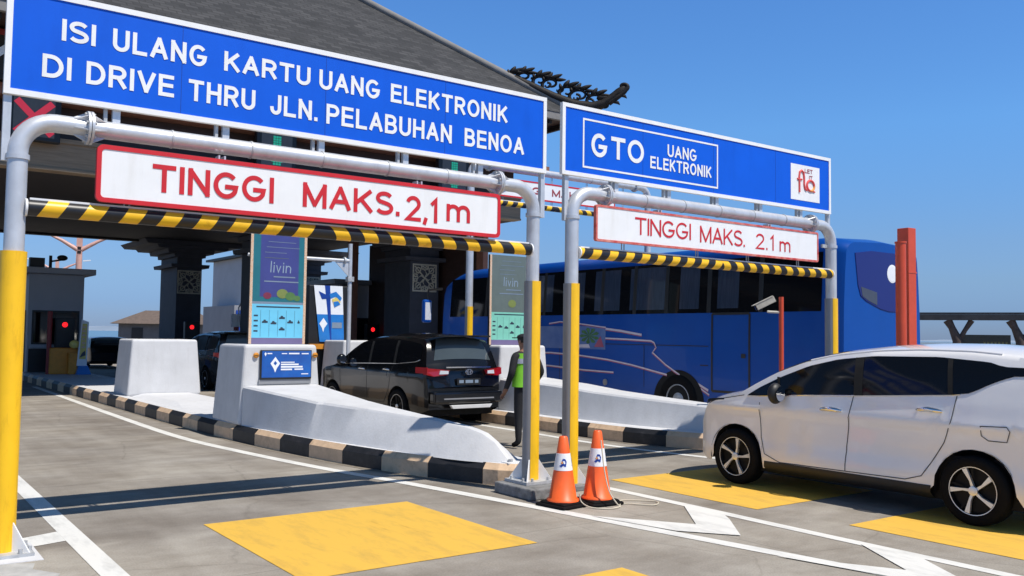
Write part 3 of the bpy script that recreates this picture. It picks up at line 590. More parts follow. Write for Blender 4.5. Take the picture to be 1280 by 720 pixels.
bs2 = board('direction_sign', 'shorter blue sign with a white outlined box and small square logo', 'road sign', 5.43, 10.54, 3.55, 4.375, -.01, 'sign_blue', 'sign_white', .045, 'blue overhead signs')
for sg_, W_, H_ in ((bs, 5.32, .855), (bs2, 5.11, .825)):
    for k_ in range(1, 4):
        MB().box(W_*k_/4-.002, W_*k_/4+.002, -.0155, -.0140, .05, H_-.05, 'navy').build('sheet_joint', sg_)
bx = MB()
def outline(mb, x0, x1, z0, z1, wd, y, m):
    mb.add([(x0, y, z0), (x1, y, z0), (x1, y, z1), (x0, y, z1), (x0+wd, y, z0+wd), (x1-wd, y, z0+wd), (x1-wd, y, z1-wd), (x0+wd, y, z1-wd)], [(0, 1, 5, 4), (1, 2, 6, 5), (2, 3, 7, 6), (3, 0, 4, 7)], m)
outline(bx, 5.74-5.43, 8.07-5.43, 3.66-3.55, 4.24-3.55, .022, YF, 'sign_white'); bx.build('outline_box', bs2, recalc=False)
words(bs2, 5.43, 3.55, YF-.001, [('G', 5.87, 6.12, 3.81, 4.09), ('T', 6.18, 6.41, 3.82, 4.085), ('O', 6.45, 6.72, 3.815, 4.095)], 'sign_white', .050)
words(bs2, 5.43, 3.55, YF-.001, [('UANG', 7.13, 7.66, 3.965, 4.12), ('ELEKTRONIK', 6.83, 7.94, 3.785, 3.935)], 'sign_white', .0255)
lg = MB(); lg.face([(9.60-5.43, YF, .135), (10.27-5.43, YF, .135), (10.27-5.43, YF, .645), (9.60-5.43, YF, .645)], 'sign_white')
lg.build('logo_panel', bs2, recalc=False)
l2 = MB()
q = lambda pts, r_, m, n=8: l2.tube([(a-5.43, YF-.004, c-3.55) for a, c in pts], r_, m, n)
# hand-lettered  f l o
q([(9.79, 3.80), (9.79, 3.92), (9.785, 4.02), (9.80, 4.09), (9.84, 4.115), (9.885, 4.09), (9.90, 4.02), (9.90, 3.92), (9.92, 3.86), (9.96, 3.84)], .016, 'flo_red')
q([(9.74, 3.985), (9.85, 3.985)], .013, 'flo_red')
q([(10.05+.085*math.cos(a*PI/10), 3.915+.075*math.sin(a*PI/10)) for a in range(0, 16)], .017, 'flo_red')
q([(10.05+.085*math.cos(a*PI/10), 3.915+.075*math.sin(a*PI/10)) for a in range(14, 21)], .017, 'flo_org')
q([(10.09, 3.84), (10.15, 3.835)], .012, 'flo_red')
letters(l2, 'LET', 9.92-5.43, 10.10-5.43, 4.09-3.55, 4.15-3.55, YF-.004, 'brown_ink', .010); letters(l2, 'IT', 10.02-5.43, 10.10-5.43, 4.0-3.55, 4.06-3.55, YF-.004, 'brown_ink', .010)
l2.build('logo_lettering', bs2)
ls2 = board('height_limit_sign', 'worn white sign with thin chipped red border and slim red letters', 'road sign', nx(5.96), nx(10.25), nz(2.825), nz(3.255), -.11, 'sign_white', 'sign_red_worn', .026, 'height limit signs', .03)
words(ls2, nx(5.96), nz(2.825), YF, [(w_, nx(a), nx(b_), nz(c), nz(d)) for w_, a, b_, c, d in (('TINGGI', 6.59, 7.57, 2.95, 3.16), ('MAKS.', 7.74, 8.62, 2.935, 3.15), ('2', 8.85, 9.03, 2.925, 3.14), ('.', 9.07, 9.10, 2.925, 2.955), ('1', 9.15, 9.23, 2.925, 3.14), ('m', 9.36, 9.60, 2.925, 3.07))], 'sign_red', .026)
ls3 = board('height_limit_sign', 'distant white height sign half hidden behind the near gantry posts', 'road sign', 11.20, 15.0, 5.02, 5.47, 9.46, 'sign_white', 'sign_red', .035, 'height limit signs', .04)
words(ls3, 11.2, 5.02, YF, [('TINGGI', 11.30, 12.62, 5.16, 5.34), ('MAKS.', 12.88, 13.98, 5.16, 5.34), ('m', 14.5, 14.75, 5.16, 5.30)], 'brown_ink', .04)

for sg_, W_, H_ in ((ls, 4.05, .473), (ls2, 4.31, .432)):
    for q_ in (.25, .74):
        for d_ in (-.03, .02): MB().box(W_*q_+d_, W_*q_+d_+.014, .022, .11, H_-.08, H_+.03, 'galv').build('fixing_strap', sg_)
# low rear gantry pipe (right post with brace, end of a lane portal)
pg = thing('portal_frame', 'slim pale pipe portal beside the blue poster kiosk', 'portal frame', (0, 12.7, 0))
MB().tube([(9.02, 0, .24), (9.02, 0, 3.95)], .052, 'galv', 14).build('post', pg, smooth=40)
MB().tube([(6.66, 0, .0), (6.66, 0, 3.52)], .05, 'galv', 14).build('post', pg, smooth=40)
m = MB(); m.tube([(6.4, 0, 3.52), (9.02, 0, 3.52)], .042, 'galv', 14); m.lathe([(.04, -.02), (.09, -.02), (.09, .02), (.04, .02)], (8.86, 0, 3.52), (1, 0, 0), 'galv_rough', 16)
m.prism([(8.6, 3.49), (8.98, 3.49), (8.98, 3.12)], lambda u, v, a: (u, a, v), -.01, .01, 'galv'); m.box(8.94, 9.1, -.08, .08, 3.0, 3.12, 'galv_rough'); m.build('crossbar', pg, smooth=40)

# ------------------------------------------------------------------ concrete pillars and sloping barriers
def pillar(x0, x1, y0, label):
    m = MB(); m.frustum((x0-.05, x1+.10, y0-.0, y0+1.3, .238), (x0+.02, x1-.02, y0, y0+1.22, 1.51), 'concrete')
    o = m.build('concrete_pillar', bevel=.05, seg=3); return tag(o, label, 'pillar', 'pale concrete pillars on the toll islands')
pillar(4.0, 5.26, 6.1, 'pale pillar carrying the small blue screen behind the sloping barrier')
pillar(4.02, 5.50, 13.3, 'plain pale concrete block farther along the kerb left of the screen pillar')
pillar(9.32, 10.5, 6.6, 'pale pillar behind the black car under the grey green price board')
pillar(9.5, 10.75, 14.0, 'pale pillar between the blue poster kiosk and the black car')
o = MB().frustum((4.05, 5.5, 9.3, 13.28, .238), (4.3, 5.3, 10.6, 13.28, .30), 'pave').build('concrete_apron', bevel=.02); tag(o, 'low pale concrete apron in front of the plain block', 'apron')
def barrier(st, label):
    # st: (y, xl_bottom, xl_top, xr_top, xr_bottom, ztop)
    m = MB(); rows = []; fine = []
    for p_, q_ in zip(st, st[1:]):
        k_ = max(1, int((p_[0]-q_[0])/.14)); fine += [tuple(u+(v-u)*i/k_ for u, v in zip(p_, q_)) for i in range(k_)]
    for y, a, b_, c, d, z in fine+[st[-1]]:
        rows.append([(a, y, .238), (a+(b_-a)*.15, y+.0, .238+(z-.238)*.12), (b_-.012, y, z-.03), (b_+.02, y, z), (c-.02, y, z), (c+.012, y, z-.03), (d, y, .238)])
    m.grid(rows, 'concrete'); m.face(rows[0][::-1], 'concrete'); m.face(rows[-1], 'concrete')
    o = m.build('sloping_barrier', weld=True, smooth=22); return tag(o, label, 'concrete barrier', 'sloping concrete barriers at the island noses')
b1s = [(6.09, 4.00, 4.02, 5.26, 5.36, .86), (4.02, 4.20, 4.34, 5.13, 5.44, .735), (3.96, 4.21, 4.40, 5.12, 5.44, .733), (3.0, 4.40, 4.62, 5.06, 5.46, .70),
       (2.1, 4.56, 4.84, 5.08, 5.48, .655), (1.25, 4.76, 5.00, 5.16, 5.50, .60), (.98, 4.86, 5.06, 5.19, 5.48, .545), (.80, 4.96, 5.11, 5.21, 5.44, .46), (.60, 5.10, 5.17, 5.25, 5.38, .27)]
barrier(b1s, 'pale sloping barrier running from the screen pillar down to the cones')
b2s = [(6.58, 9.30, 9.34, 10.5, 10.8, .86), (5.2, 9.42, 9.55, 10.45, 10.85, .80), (4.2, 9.5, 9.66, 10.4, 10.86, .73), (3.0, 9.62, 9.80, 10.36, 10.86, .68), (2.0, 9.82, 9.98, 10.38, 10.84, .64), (1.4, 10.0, 10.12, 10.4, 10.76, .60), (.86, 10.3, 10.36, 10.46, 10.6, .30)]
barrier(b2s, 'pale sloping barrier in front of the bus wheel behind the white car')
fp = MB(); fp.box(5.12, 5.33, .50, .66, .24, .255, 'white_metal'); fp.lathe([(.03, 0), (.03, .03), (0, .03)], (5.2, .57, .255), (0, 0, 1), 'galv_rough', 6); tag(fp.build('anchor_plate'), 'small white bolted plate at the tip of the near sloping barrier', 'anchor plate')

# screen on the front pillar
t = thing('display_screen', 'small blue digital screen fixed to the pale pillar', 'screen', (4.27, 6.04, .955))
MB().box(0, .86, 0, .055, 0, .47, 'dark').build('housing', t, bevel=.008)
MB().face([(.015, -.003, .03), (.845, -.003, .03), (.845, -.003, .455), (.015, -.003, .455)], 'screen').build('screen_panel', t, recalc=False)
m = MB(); y = -.006
m.face([(.155, y, .255), (.235, y, .36), (.315, y, .255), (.262, y, .175), (.235, y, .11), (.208, y, .175)], 'white_print')
m.face([(.205, y-.002, .258), (.235, y-.002, .295), (.265, y-.002, .258), (.235, y-.002, .222)], 'screen')
for a, c, d, e in ((.33, .56, .265, .28), (.33, .63, .225, .25), (.33, .70, .185, .212), (.33, .52, .145, .17), (.56, .71, .148, .17), (.68, .80, .075, .09), (.10, .18, .405, .422), (.34, .43, .405, .42), (.46, .64, .402, .424), (.68, .80, .402, .42)): m.face([(a, y, d), (c, y, d), (c, y, e), (a, y, e)], 'white_print')
m.face([(.05, y, .41), (.07, y, .435), (.09, y, .41), (.07, y, .37)], 'white_print')
m.build('screen_graphics', t, recalc=False)
for x in (-.07, .93):
    k = MB(); k.lathe([(.045, -.01), (.045, .0), (.03, .012), (0, .012)], (x, .03, .385), (0, -1, 0), 'amber', 16); k.box(x-.03, x+.03, -.002+.018, .02, .372, .385, 'dark'); k.build('reflector', t)
MB().box(-.02, .86, .02, .058, -.075, -.004, 'sleeve_grey').build('mounting_plate', t)

# tall price boards
def price_board(x0, y0, dull, label):
    t = thing('price_board', label, 'information board', (x0, y0, 1.515), 0, 'tall information boards on the islands')
    W, H = .98, 1.82; y = -.032
    MB().box(0, W, -.03, .03, -.02, H, 'dark').build('back_panel', t)
    fm = MB(); fm.box(0, .045, -.036, -.03, 0, H, 'trim_orange'); fm.box(W-.045, W, -.036, -.03, 0, H, 'trim_orange'); fm.build('edge_trim', t)
    m = MB()
    F = lambda a, c, d, e, mm, yy=y: m.face([(a, yy, d), (c, yy, d), (c, yy, e), (a, yy, e)], mm)
    F(.045, W-.045, .70, H, 'grey_green' if dull else 'teal')
    if not dull: F(.17, W-.14, .78, H, 'purple', y-.001)
    F(.045, W-.045, .10, .66, 'mint' if dull else 'cyan'); F(.045, W-.045, 0, .10, 'lilac'); F(.045, W-.045, .66, .70, 'grey_green' if dull else 'pale_ink')
    ink = 'pale_ink'
    for i, (a, c) in enumerate(((.30, .78), (.27, .85), (.24, .62), (.24, .66))): F(a, c, 1.70-.09*i, 1.708-.09*i, 'grey_green' if (i == 3 and not dull) else ink, y-.003)
    letters(m, 'livin', .34, .70, 1.19, 1.38, y-.003, 'livin_ink', .018, 2.6)
    for a, c, z in ((.40, .78, 1.11), (.24, .84, 1.03)): F(a, c, z, z+.02, ink, y-.003)
    for cx, cz, rr_, mm in ((.30, .80, .07, 'fruit_red'), (.56, .84, .10, 'fruit_yel'), (.70, .80, .09, 'fruit_grn'), (.82, .77, .06, 'fruit_grn')):
        if dull and mm != 'fruit_yel': continue
        m.face([(cx+rr_*math.cos(a*PI/8), y-.003-.0005*cx, cz+rr_*.8*math.sin(a*PI/8)) for a in range(16)], mm)
    F(.12, .88, .605, .625, 'ink', y-.003)
    for i in range(1, 6): F(.045+.148*i, .049+.148*i, .12, .56, 'ink', y-.002)
    for i in range(4): F(.08, .15, .20+.085*i, .225+.085*i, 'ink', y-.003)
    for i, (cx, cz) in enumerate(((.27, .36), (.42, .34), (.565, .43), (.565, .24), (.71, .36), (.86, .36))):
        w_ = .05 if i < 5 else .02; m.face([(cx-w_, y-.003, cz-.012), (cx+w_, y-.003, cz-.012), (cx+w_, y-.003, cz+.016), (cx+w_*.4, y-.003, cz+.022), (cx+w_*.2, y-.003, cz+.04), (cx-w_*.4, y-.003, cz+.04), (cx-w_*.6, y-.003, cz+.016), (cx-w_, y-.003, cz+.012)], 'ink')
    m.build('printed_face', t, recalc=False)
    return t
price_board(4.245, 6.6, False, 'purple and teal price board standing on the near screen pillar')
price_board(9.32, 7.0, True, 'grey green price board behind the black car and the vest wearer')

# blue poster kiosk
t = thing('poster_kiosk', 'kiosk with white and blue posters left of the black car', 'kiosk', (9.10, 15.3, .24))
m = MB(); m.box(0, 1.15, .05, .9, .0, 2.78, 'dark'); m.build('cabinet', t, bevel=.02)
m = MB(); m.box(.0, 1.15, -.06, .9, 1.02, 1.16, 'amber'); m.box(.05, .15, -.05, .05, 0, 1.02, 'amber'); m.box(1.0, 1.1, -.05, .05, 0, 1.02, 'amber'); m.build('counter', t)
m = MB()
def slant(a, c, d, e, mm, off=0): m.face([(a+(2.78-d)*.13, .02-off, d), (c+(2.78-d)*.05, .02-off, d), (c+(2.78-e)*.05, .02-off, e), (a+(2.78-e)*.13, .02-off, e)], mm)
slant(.12, .98, 1.22, 1.98, 'poster_blue'); slant(.12, .98, 1.98, 2.78, 'white_print'); slant(.44, .60, 1.22, 2.78, 'navy', .003)
m.face([(.26, .012, 2.62), (.5, .012, 2.52), (.62, .012, 2.60), (.58, .012, 2.42), (.36, .012, 2.40)], 'navy')
m.face([(.58, .011, 2.55), (.78, .011, 2.62), (.96, .011, 2.45), (.92, .011, 2.36), (.76, .011, 2.48), (.62, .011, 2.42)], 'poster_blue')
m.face([(.66, .010, 2.40), (.80, .010, 2.46), (.92, .010, 2.34), (.90, .010, 2.27), (.72, .010, 2.24)], 'yellow_print'); m.face([(.70, .009, 2.33), (.84, .009, 2.36), (.92, .009, 2.27), (.74, .009, 2.18)], 'poster_blue')
m.face([(.30, .012, 1.72), (.42, .012, 1.88), (.54, .012, 1.72), (.45, .012, 1.60), (.42, .012, 1.48), (.38, .012, 1.60)], 'white_print'); m.face([(.68, .012, 1.60), (.98, .012, 1.60), (.98, .012, 1.76), (.68, .012, 1.76)], 'pale_ink')
m.build('posters', t, recalc=False)

# ------------------------------------------------------------------ toll building
B = thing('toll_building', 'open toll plaza building with steep grey roof and dark columns', 'building', (0, 15, 0))
def bl(mb, name, parent=None, **k): return mb.build(name, parent or B, **k)
X0, X1, YF0, YB, ZE, SL = -14., 17.2, -1.7, 17.5, 8.56, .78
hd = (YB-YF0)/2; ZR = ZE+hd*SL; ym = (YF0+YB)/2
m = MB()
c = [(X0, YF0, ZE), (X1, YF0, ZE), (X1, YB, ZE), (X0, YB, ZE)]; r0 = (X0+hd, ym, ZR); r1 = (X1-hd, ym, ZR)
m.face([c[0], c[1], r1, r0], 'roof'); m.face([c[2], c[3], r0, r1], 'roof'); m.face([c[1], c[2], r1], 'roof'); m.face([c[3], c[0], r0], 'roof')
def roof_uv(co, nrm):
    if abs(nrm.y) > abs(nrm.x): return (co.x, co.z*1.6)
    return (co.y, co.z*1.6)
roof = bl(m, 'roof', uv=roof_uv)
m = MB()
m.box(X0+.02, X1-.02, YF0+.02, YF0+.16, ZE-.22, ZE-.004, 'ridge'); m.box(X0+.02, X1-.02, YB-.16, YB-.02, ZE-.22, ZE-.004, 'ridge'); m.box(X1-.16, X1-.022, YF0+.16, YB-.16, ZE-.218, ZE-.004, 'ridge'); m.box(X0+.022, X0+.16, YF0+.16, YB-.16, ZE-.218, ZE-.004, 'ridge')
m.build('eave_fascia', roof)
m = MB(); m.box(X0+.17, X1-.17, YF0+.17, YB-.17, ZE-.17, ZE-.09, 'brown')
for i in range(40):
    x = X0+.4+i*(X1-X0-.8)/39; m.box(x-.05, x+.05, YF0+.17, .6, ZE-.34, ZE-.172, 'wood_dark')
m.build('eave_soffit', roof)
m = MB()
for a, d in ((c[0], r0), (c[1], r1), (c[2], r1), (c[3], r0), (r0, r1)):
    a = Vector(a); d = Vector(d); n_ = 26
    P = [a.lerp(d, i/n_)+Vector((0, 0, .05)) for i in range(n_+1)]; m.tube(P, .13, 'ridge', 10)
m.build('hip_ridge', roof, smooth=50)
# carved hip ornament (vertical plane through the hip, u along hip towards the corner)
m = MB(); S2 = 1/math.sqrt(2)
def OP(x, z, d=0): return (x+d*S2, 30.5-x-15+d*S2, z)
def curl(x, z, r_, a0, turns, th, flip=1, n=14, grow=.25):
    pts = []; rad = []
    for i in range(n+1):
        t_ = i/n; a = a0+flip*turns*2*PI*t_; rr_ = r_*(1-t_*(1-grow)); pts.append(OP(x+rr_*math.cos(a), z+rr_*math.sin(a))); rad.append(th*(1-.45*t_))
    m.tube(pts, rad, 'ornament', 8)
hipz = lambda x: ZE+(X1-x)*SL
base = [(15.5, hipz(15.5)+.08), (16.0, hipz(16.0)+.12), (16.5, hipz(16.5)+.14), (17.0, 8.95), (17.4, 8.86), (17.65, 8.98), (17.85, 9.2), (18.0, 9.4)]
m.tube([OP(x, z) for x, z in base], [.10, .13, .15, .17, .18, .15, .12, .09], 'ornament', 10)
def leaf(x, z, ra, rb, ang, dp=.085, n=8):
    rws = []
    for j in range(n+1):
        t_ = PI*j/n; rws.append([])
        for i in range(2*n+1):
            u = ra*math.cos(t_); q_ = math.sin(t_)*(1-.35*math.cos(t_)); v = rb*q_*math.cos(PI*i/n); d = dp*q_*math.sin(PI*i/n)
            rws[-1].append(OP(x+u*math.cos(ang)-v*math.sin(ang), z+u*math.sin(ang)+v*math.cos(ang), d))
    m.grid(rws, 'ornament')
for x0_, z0_, s_ in ((15.62, 9.98, .13), (15.86, 9.95, .16), (16.22, 9.80, .17), (16.46, 9.68, .20), (16.84, 9.42, .20), (17.10, 9.28, .23), (17.46, 9.14, .20)):
    curl(x0_, z0_-.03, s_, PI*1.15, .95, .058, -1, 16, .35)
    for a_, l_ in ((2.3, .8), (1.65, 1.15), (1.05, 1.3), (.5, 1.1)):
        leaf(x0_+(s_+.05*l_)*math.cos(a_), z0_-.03+(s_+.05*l_)*math.sin(a_), .115*l_, .05*l_, a_-.55)
    m.tube([OP(x0_-s_*.7, z0_-s_*1.0), OP(x0_-s_*.6, z0_-s_*1.7), OP(x0_-s_*.2, z0_-s_*2.3)], [.05, .07, .09], 'ornament', 7)
    curl(x0_+s_*.95, z0_-s_*1.15, s_*.55, PI*.5, .8, .042, -1, 12, .4)
leaf(17.78, 9.12, .24, .13, .75); leaf(18.0, 9.36, .22, .11, .95); leaf(17.66, 9.16, .18, .09, .1)
curl(18.06, 9.50, .15, -PI*.6, .8, .075, 1); m.tube([OP(17.75, 9.0), OP(17.95, 9.18), OP(18.1, 9.34), OP(18.18, 9.5)], [.11, .09, .08, .06], 'ornament', 8)
for x, z in ((17.9, 9.0), (18.05, 9.2)): m.tube([OP(x-.08, z+.06), OP(x+.06, z-.01), OP(x+.1, z-.08)], [.07, .05, .01], 'ornament', 7)
m.build('ridge_ornament', roof, smooth=60)
# walls and beams
m = MB(); m.box(-13, 16.05, .4, 16., 6.1, ZE-.20, 'brown'); bl(m, 'upper_wall')
m = MB(); m.box(-13, 16.05, 0, .39, 5.36, 6.10, 'tan_beam'); m.box(-13, 16.05, -.05, .0, 6.02, 6.12, 'tan_beam'); m.box(-13, 16.05, -.04, 0, 5.36, 5.42, 'tan_beam'); bl(m, 'front_fascia')
m = MB(); m.box(-13, 17.1, -.14, .395, 6.95, 7.2, 'terracotta'); bl(m, 'cornice')
m = MB(); m.box(-13, 16.05, .392, 15.6, 5.37, 5.50, 'wood_dark'); m.box(-13, 16.05, 15.2, 15.6, 5.30, 5.368, 'wood_dark'); m.box(15.7, 16.05, .40, 15.6, 5.51, 6.09, 'wood_dark'); bl(m, 'ceiling')
def column(x0, x1, y0, y1):
    m = MB(); cap = MB()
    m.box(x0, x1, y0, y1, .24, 4.75, 'column'); m.box(x0-.2, x1+.2, y0-.2, y1+.2, .24, .8, 'column')
    for z0, z1, e in ((4.32, 4.46, .28), (4.75, 4.90, .14), (4.90, 5.06, .45), (5.06, 5.18, .95), (5.18, 5.355, 1.5)):
        cap.frustum((x0-e*.9, x1+e*.9, y0-e*.5, y1+e*.5, z0), (x0-e, x1+e, y0-e*.55, y1+e*.55, z1), 'column')
    o = bl(m, 'column'); cap.build('capital', o)
    p = MB(); w_ = x1-x0; cx = (x0+x1)/2; s_ = min(.5, w_*.48); z = 3.72; y = y0-.012
    outline(p, cx-s_, cx+s_, z-s_, z+s_, .06, y, 'gold')
    tb = lambda pts: p.tube([(cx+a*s_, y-.005, z+c_*s_) for a, c_ in pts], .026, 'gold', 6)
    for a in range(4):
        ca, sa = math.cos(a*PI/2), math.sin(a*PI/2); rt = lambda u, v: (u*ca-v*sa, u*sa+v*ca)
        tb([rt(*k) for k in ((0, 0), (.16, .30), (0, .56), (-.16, .30), (0, 0))]); tb([rt(.1, .1), rt(.45, .45), rt(.82, .82)])
        tb([rt(.55+.2*math.cos(k*PI/5), .55+.2*math.sin(k*PI/5)) for k in range(11)]); tb([rt(.0, .56), rt(.22, .70), rt(.30, .9)]); tb([rt(.0, .56), rt(-.22, .70), rt(-.30, .9)])
        tb([rt(.74+.12*math.cos(k*PI/4), .18+.12*math.sin(k*PI/4)) for k in range(9)]); tb([rt(.74+.12*math.cos(k*PI/4), -.18+.12*math.sin(k*PI/4)) for k in range(9)])
    p.build('carved_panel', o, recalc=False)
for a in ((9.65, 10.66, 15., 17.4), (15.0, 16.0, 15., 17.4), (9.6, 10.6, 5.2, 7.2), (14.92, 16.1, 5.0, 6.9), (-1.4, -.4, 15, 17.4), (-7, -6, 15, 17.4), (-1.4, -.4, 5, 7)): column(*a)
bl(MB().box(14.4, 14.62, 8.5, 9.0, .24, 5.36, 'terracotta'), 'side_pier'); bl(MB().box(16.0, 16.2, 2.0, 2.4, .24, 5.36, 'terracotta'), 'side_pier')
m = MB(); m.box(16.32, 16.5, 2.45, 10.9, .24, 5.365, 'brown'); bl(m, 'side_wall')
t = thing('name_sign', 'dark wall sign with pale block letters at the top left corner', 'building sign', (.2, 14.55, 7.2))
MB().box(-4.5, 1.9, 0, .1, .0, 1.12, 'wood_dark').build('panel', t)
m = MB(); letters(m, 'M', .55, 1.50, .36, .90, -.02, 'white_print', .15); m.build('lettering', t, recalc=False)
m = MB(); m.box(-4.3, 1.75, -.03, 0, .98, 1.10, 'red_dark'); m.build('red_trim', t)

# lane signals on the fascia
def lane_signal(x, green, label):
    t = thing('lane_signal', label, 'lane signal', (x, 14.72, 5.95), 0, 'lane signals along the toll fascia')
    h = MB(); h.box(-.55, .55, 0, .2, 0, 1.05, 'dark'); h.build('housing', t, bevel=.03)
    MB().face([(-.42, -.004, .1), (.42, -.004, .1), (.42, -.004, .95), (-.42, -.004, .95)], 'led_back').build('display_panel', t, recalc=False)
    s_ = MB(); z = .525
    if green:
        for a in range(-1, 2):
            for k in range(12): s_.box(a*.075-.03, a*.075+.03, -.02, -.006, z-.38+k*.065, z-.33+k*.065, 'green_led')
        for k in range(7):
            for sg in (-1, 1): s_.box(sg*(.12+k*.045)-.03, sg*(.12+k*.045)+.03, -.02, -.006, z-.30+k*.05, z-.20+k*.05, 'green_led')
    else:
        for sg in (-1, 1): s_.obox((0, -.012, z), (S2, 0, sg*S2), .52, (0, 1, 0), .006+.001*sg, (-sg*S2, 0, S2), .075, 'red_led_dim')
    s_.build('led_symbol', t)
lane_signal(2.12, False, 'red cross signal behind the left gantry elbow'); lane_signal(7.82, True, 'green arrow signal seen under the middle of the long blue sign'); lane_signal(13.35, True, 'green arrow signal behind the right end of the long blue sign')

# booths
def booth(x0, x1, y0, label, mroof=3.78):
    t = thing('toll_booth', label, 'toll booth', (x0, y0, .24), 0, 'toll booths under the roof')
    W = x1-x0
    m = MB(); m.box(0, W, 0, 3.4, 0, mroof-.44, 'booth'); m.build('wall', t, bevel=.02)
    m = MB(); m.box(-.3, W+.3, -.35, 3.75, mroof-.44, mroof-.24, 'booth'); m.build('roof', t, bevel=.02)
    f = MB(); outline(f, .12, W-.12, .95, 2.1, .06, -.012, 'dark'); fo = f.build('window', t, recalc=False); MB().face([(.15, -.008, .98), (W-.15, -.008, .98), (W-.15, -.008, 2.07), (.15, -.008, 2.07)], 'black_glass').build('pane', fo, recalc=False)
    m = MB(); m.box(.05, W-.05, -.16, -.001, .82, .93, 'booth'); m.build('ledge', t)
    m = MB(); m.box(.05, W-.05, -.03, -.002, .02, .80, 'dark'); m.build('plinth', t)
    m = MB(); m.box(-.03, -.002, .5, 1.4, .02, 2.1, 'dark'); m.build('door', t)
    return t
booth(3.72, 5.42, 26, 'grey toll booth beyond the left yellow post'); booth(14.95, 16.6, 26, 'dark toll booth behind the bonnet of the black car', 3.9)
t = thing('roof_camera', 'dark floodlight and box on the roof of the left booth', 'camera', (3.9, 25.9, 3.78))
MB().box(-.2, .25, 0, .3, 0, .33, 'dark').build('box', t); m = MB(); m.tube([(.42, 0, 0), (.42, 0, .42)], .05, 'dark', 8); m.tube([(.42, 0, .22), (.8, 0, .30)], .03, 'dark', 8); m.build('mast', t); m = MB(); m.ball((.78, 0, .36), (.17, .12, .10), 'dark', 8); m.build('lamp_head', t)

def signal_light(x, y, label, h=1.86):
    t = thing('traffic_light', label, 'traffic light', (x, y, .24), 0, 'red stop lights at the toll lanes')
    MB().box(-.29, .29, 0, .25, h-.24-1.05, h-.24+.22, 'dark').build('housing', t, bevel=.02)
    MB().tube([(0, .12, 0), (0, .12, h-1.2)], .06, 'dark', 10).build('pole', t)
    m = MB(); m.lathe([(0, .02), (.06, .015), (.085, 0)], (-.02, -.005, h-.24), (0, -1, 0), 'red_led', 18); m.build('lamp', t, smooth=60)
signal_light(4.74, 25.2, 'red stop light in front of the left grey booth'); signal_light(10.05, 29.0, 'red stop light at the foot of the carved column'); signal_light(16.05, 24.9, 'red stop light above the bonnet of the black car')
t = thing('barrier_machine', 'amber barrier gate machine at the left booth', 'barrier machine', (4.62, 24.6, .24))
MB().box(-.42, .42, 0, .6, 0, .86, 'amber').build('cabinet', t, bevel=.03); MB().box(.10, .36, -.3, .0, 0, .7, 'amber').build('side_box', t, bevel=.02)
MB().tube([(-.42, .2, .0), (-.42, .2, 2.05)], .075, 'red_dark', 12).build('gate_post', t); m = MB(); m.ball((.28, -.15, .98), (.16, .1, .14), 'yellow_print', 8); m.build('warning_lamp', t)
t = thing('flag_board', 'narrow yellow standing board with blue foot near the left booth', 'sign board', (5.12, 24.3, .24))
m = MB(); m.prism([(-.17, .28), (.14, .28), (.16, 1.72), (-.06, 1.80), (-.10, 1.2)], lambda u, v, a: (u, a, v), -.015, .015, 'white_print'); m.build('panel', t)
m = MB(); m.face([(-.10, -.02, .5), (.10, -.02, .5), (.11, -.02, 1.66), (-.03, -.02, 1.66), (-.07, -.02, 1.1)], 'yellow_print')
for k in range(6): m.face([(-.04+.01*(k % 2), -.024, .86+k*.13), (.07, -.024, .86+k*.13), (.07, -.024, .93+k*.13), (-.03, -.024, .93+k*.13)], 'trim_orange')
m.face([(-.09, -.024, .55), (.09, -.024, .62), (.07, -.024, .78), (-.02, -.024, .70)], 'ink'); m.build('printed_face', t, recalc=False)
MB().frustum((-.2, .25, -.2, .25, 0), (-.12, .16, -.1, .12, .28), 'poster_blue').build('foot', t)
t = thing('card_reader_post', 'small white card reader on a dark red post beside the carved column', 'card reader', (11.0, 27, .24))
MB().box(-.03, .35, 0, .15, 1.65, 2.15, 'white_metal').build('reader_head', t, bevel=.02); MB().box(.08, .26, .03, .13, 0, 1.65, 'red_dark').build('post', t)
m = MB(); m.tube([(.2, -.05, 1.7), (.22, -.06, 2.0), (.2, -.05, 2.4), (.30, -.05, 2.62), (.38, -.05, 2.62)], .03, 'white_metal', 8); m.build('hook', t)

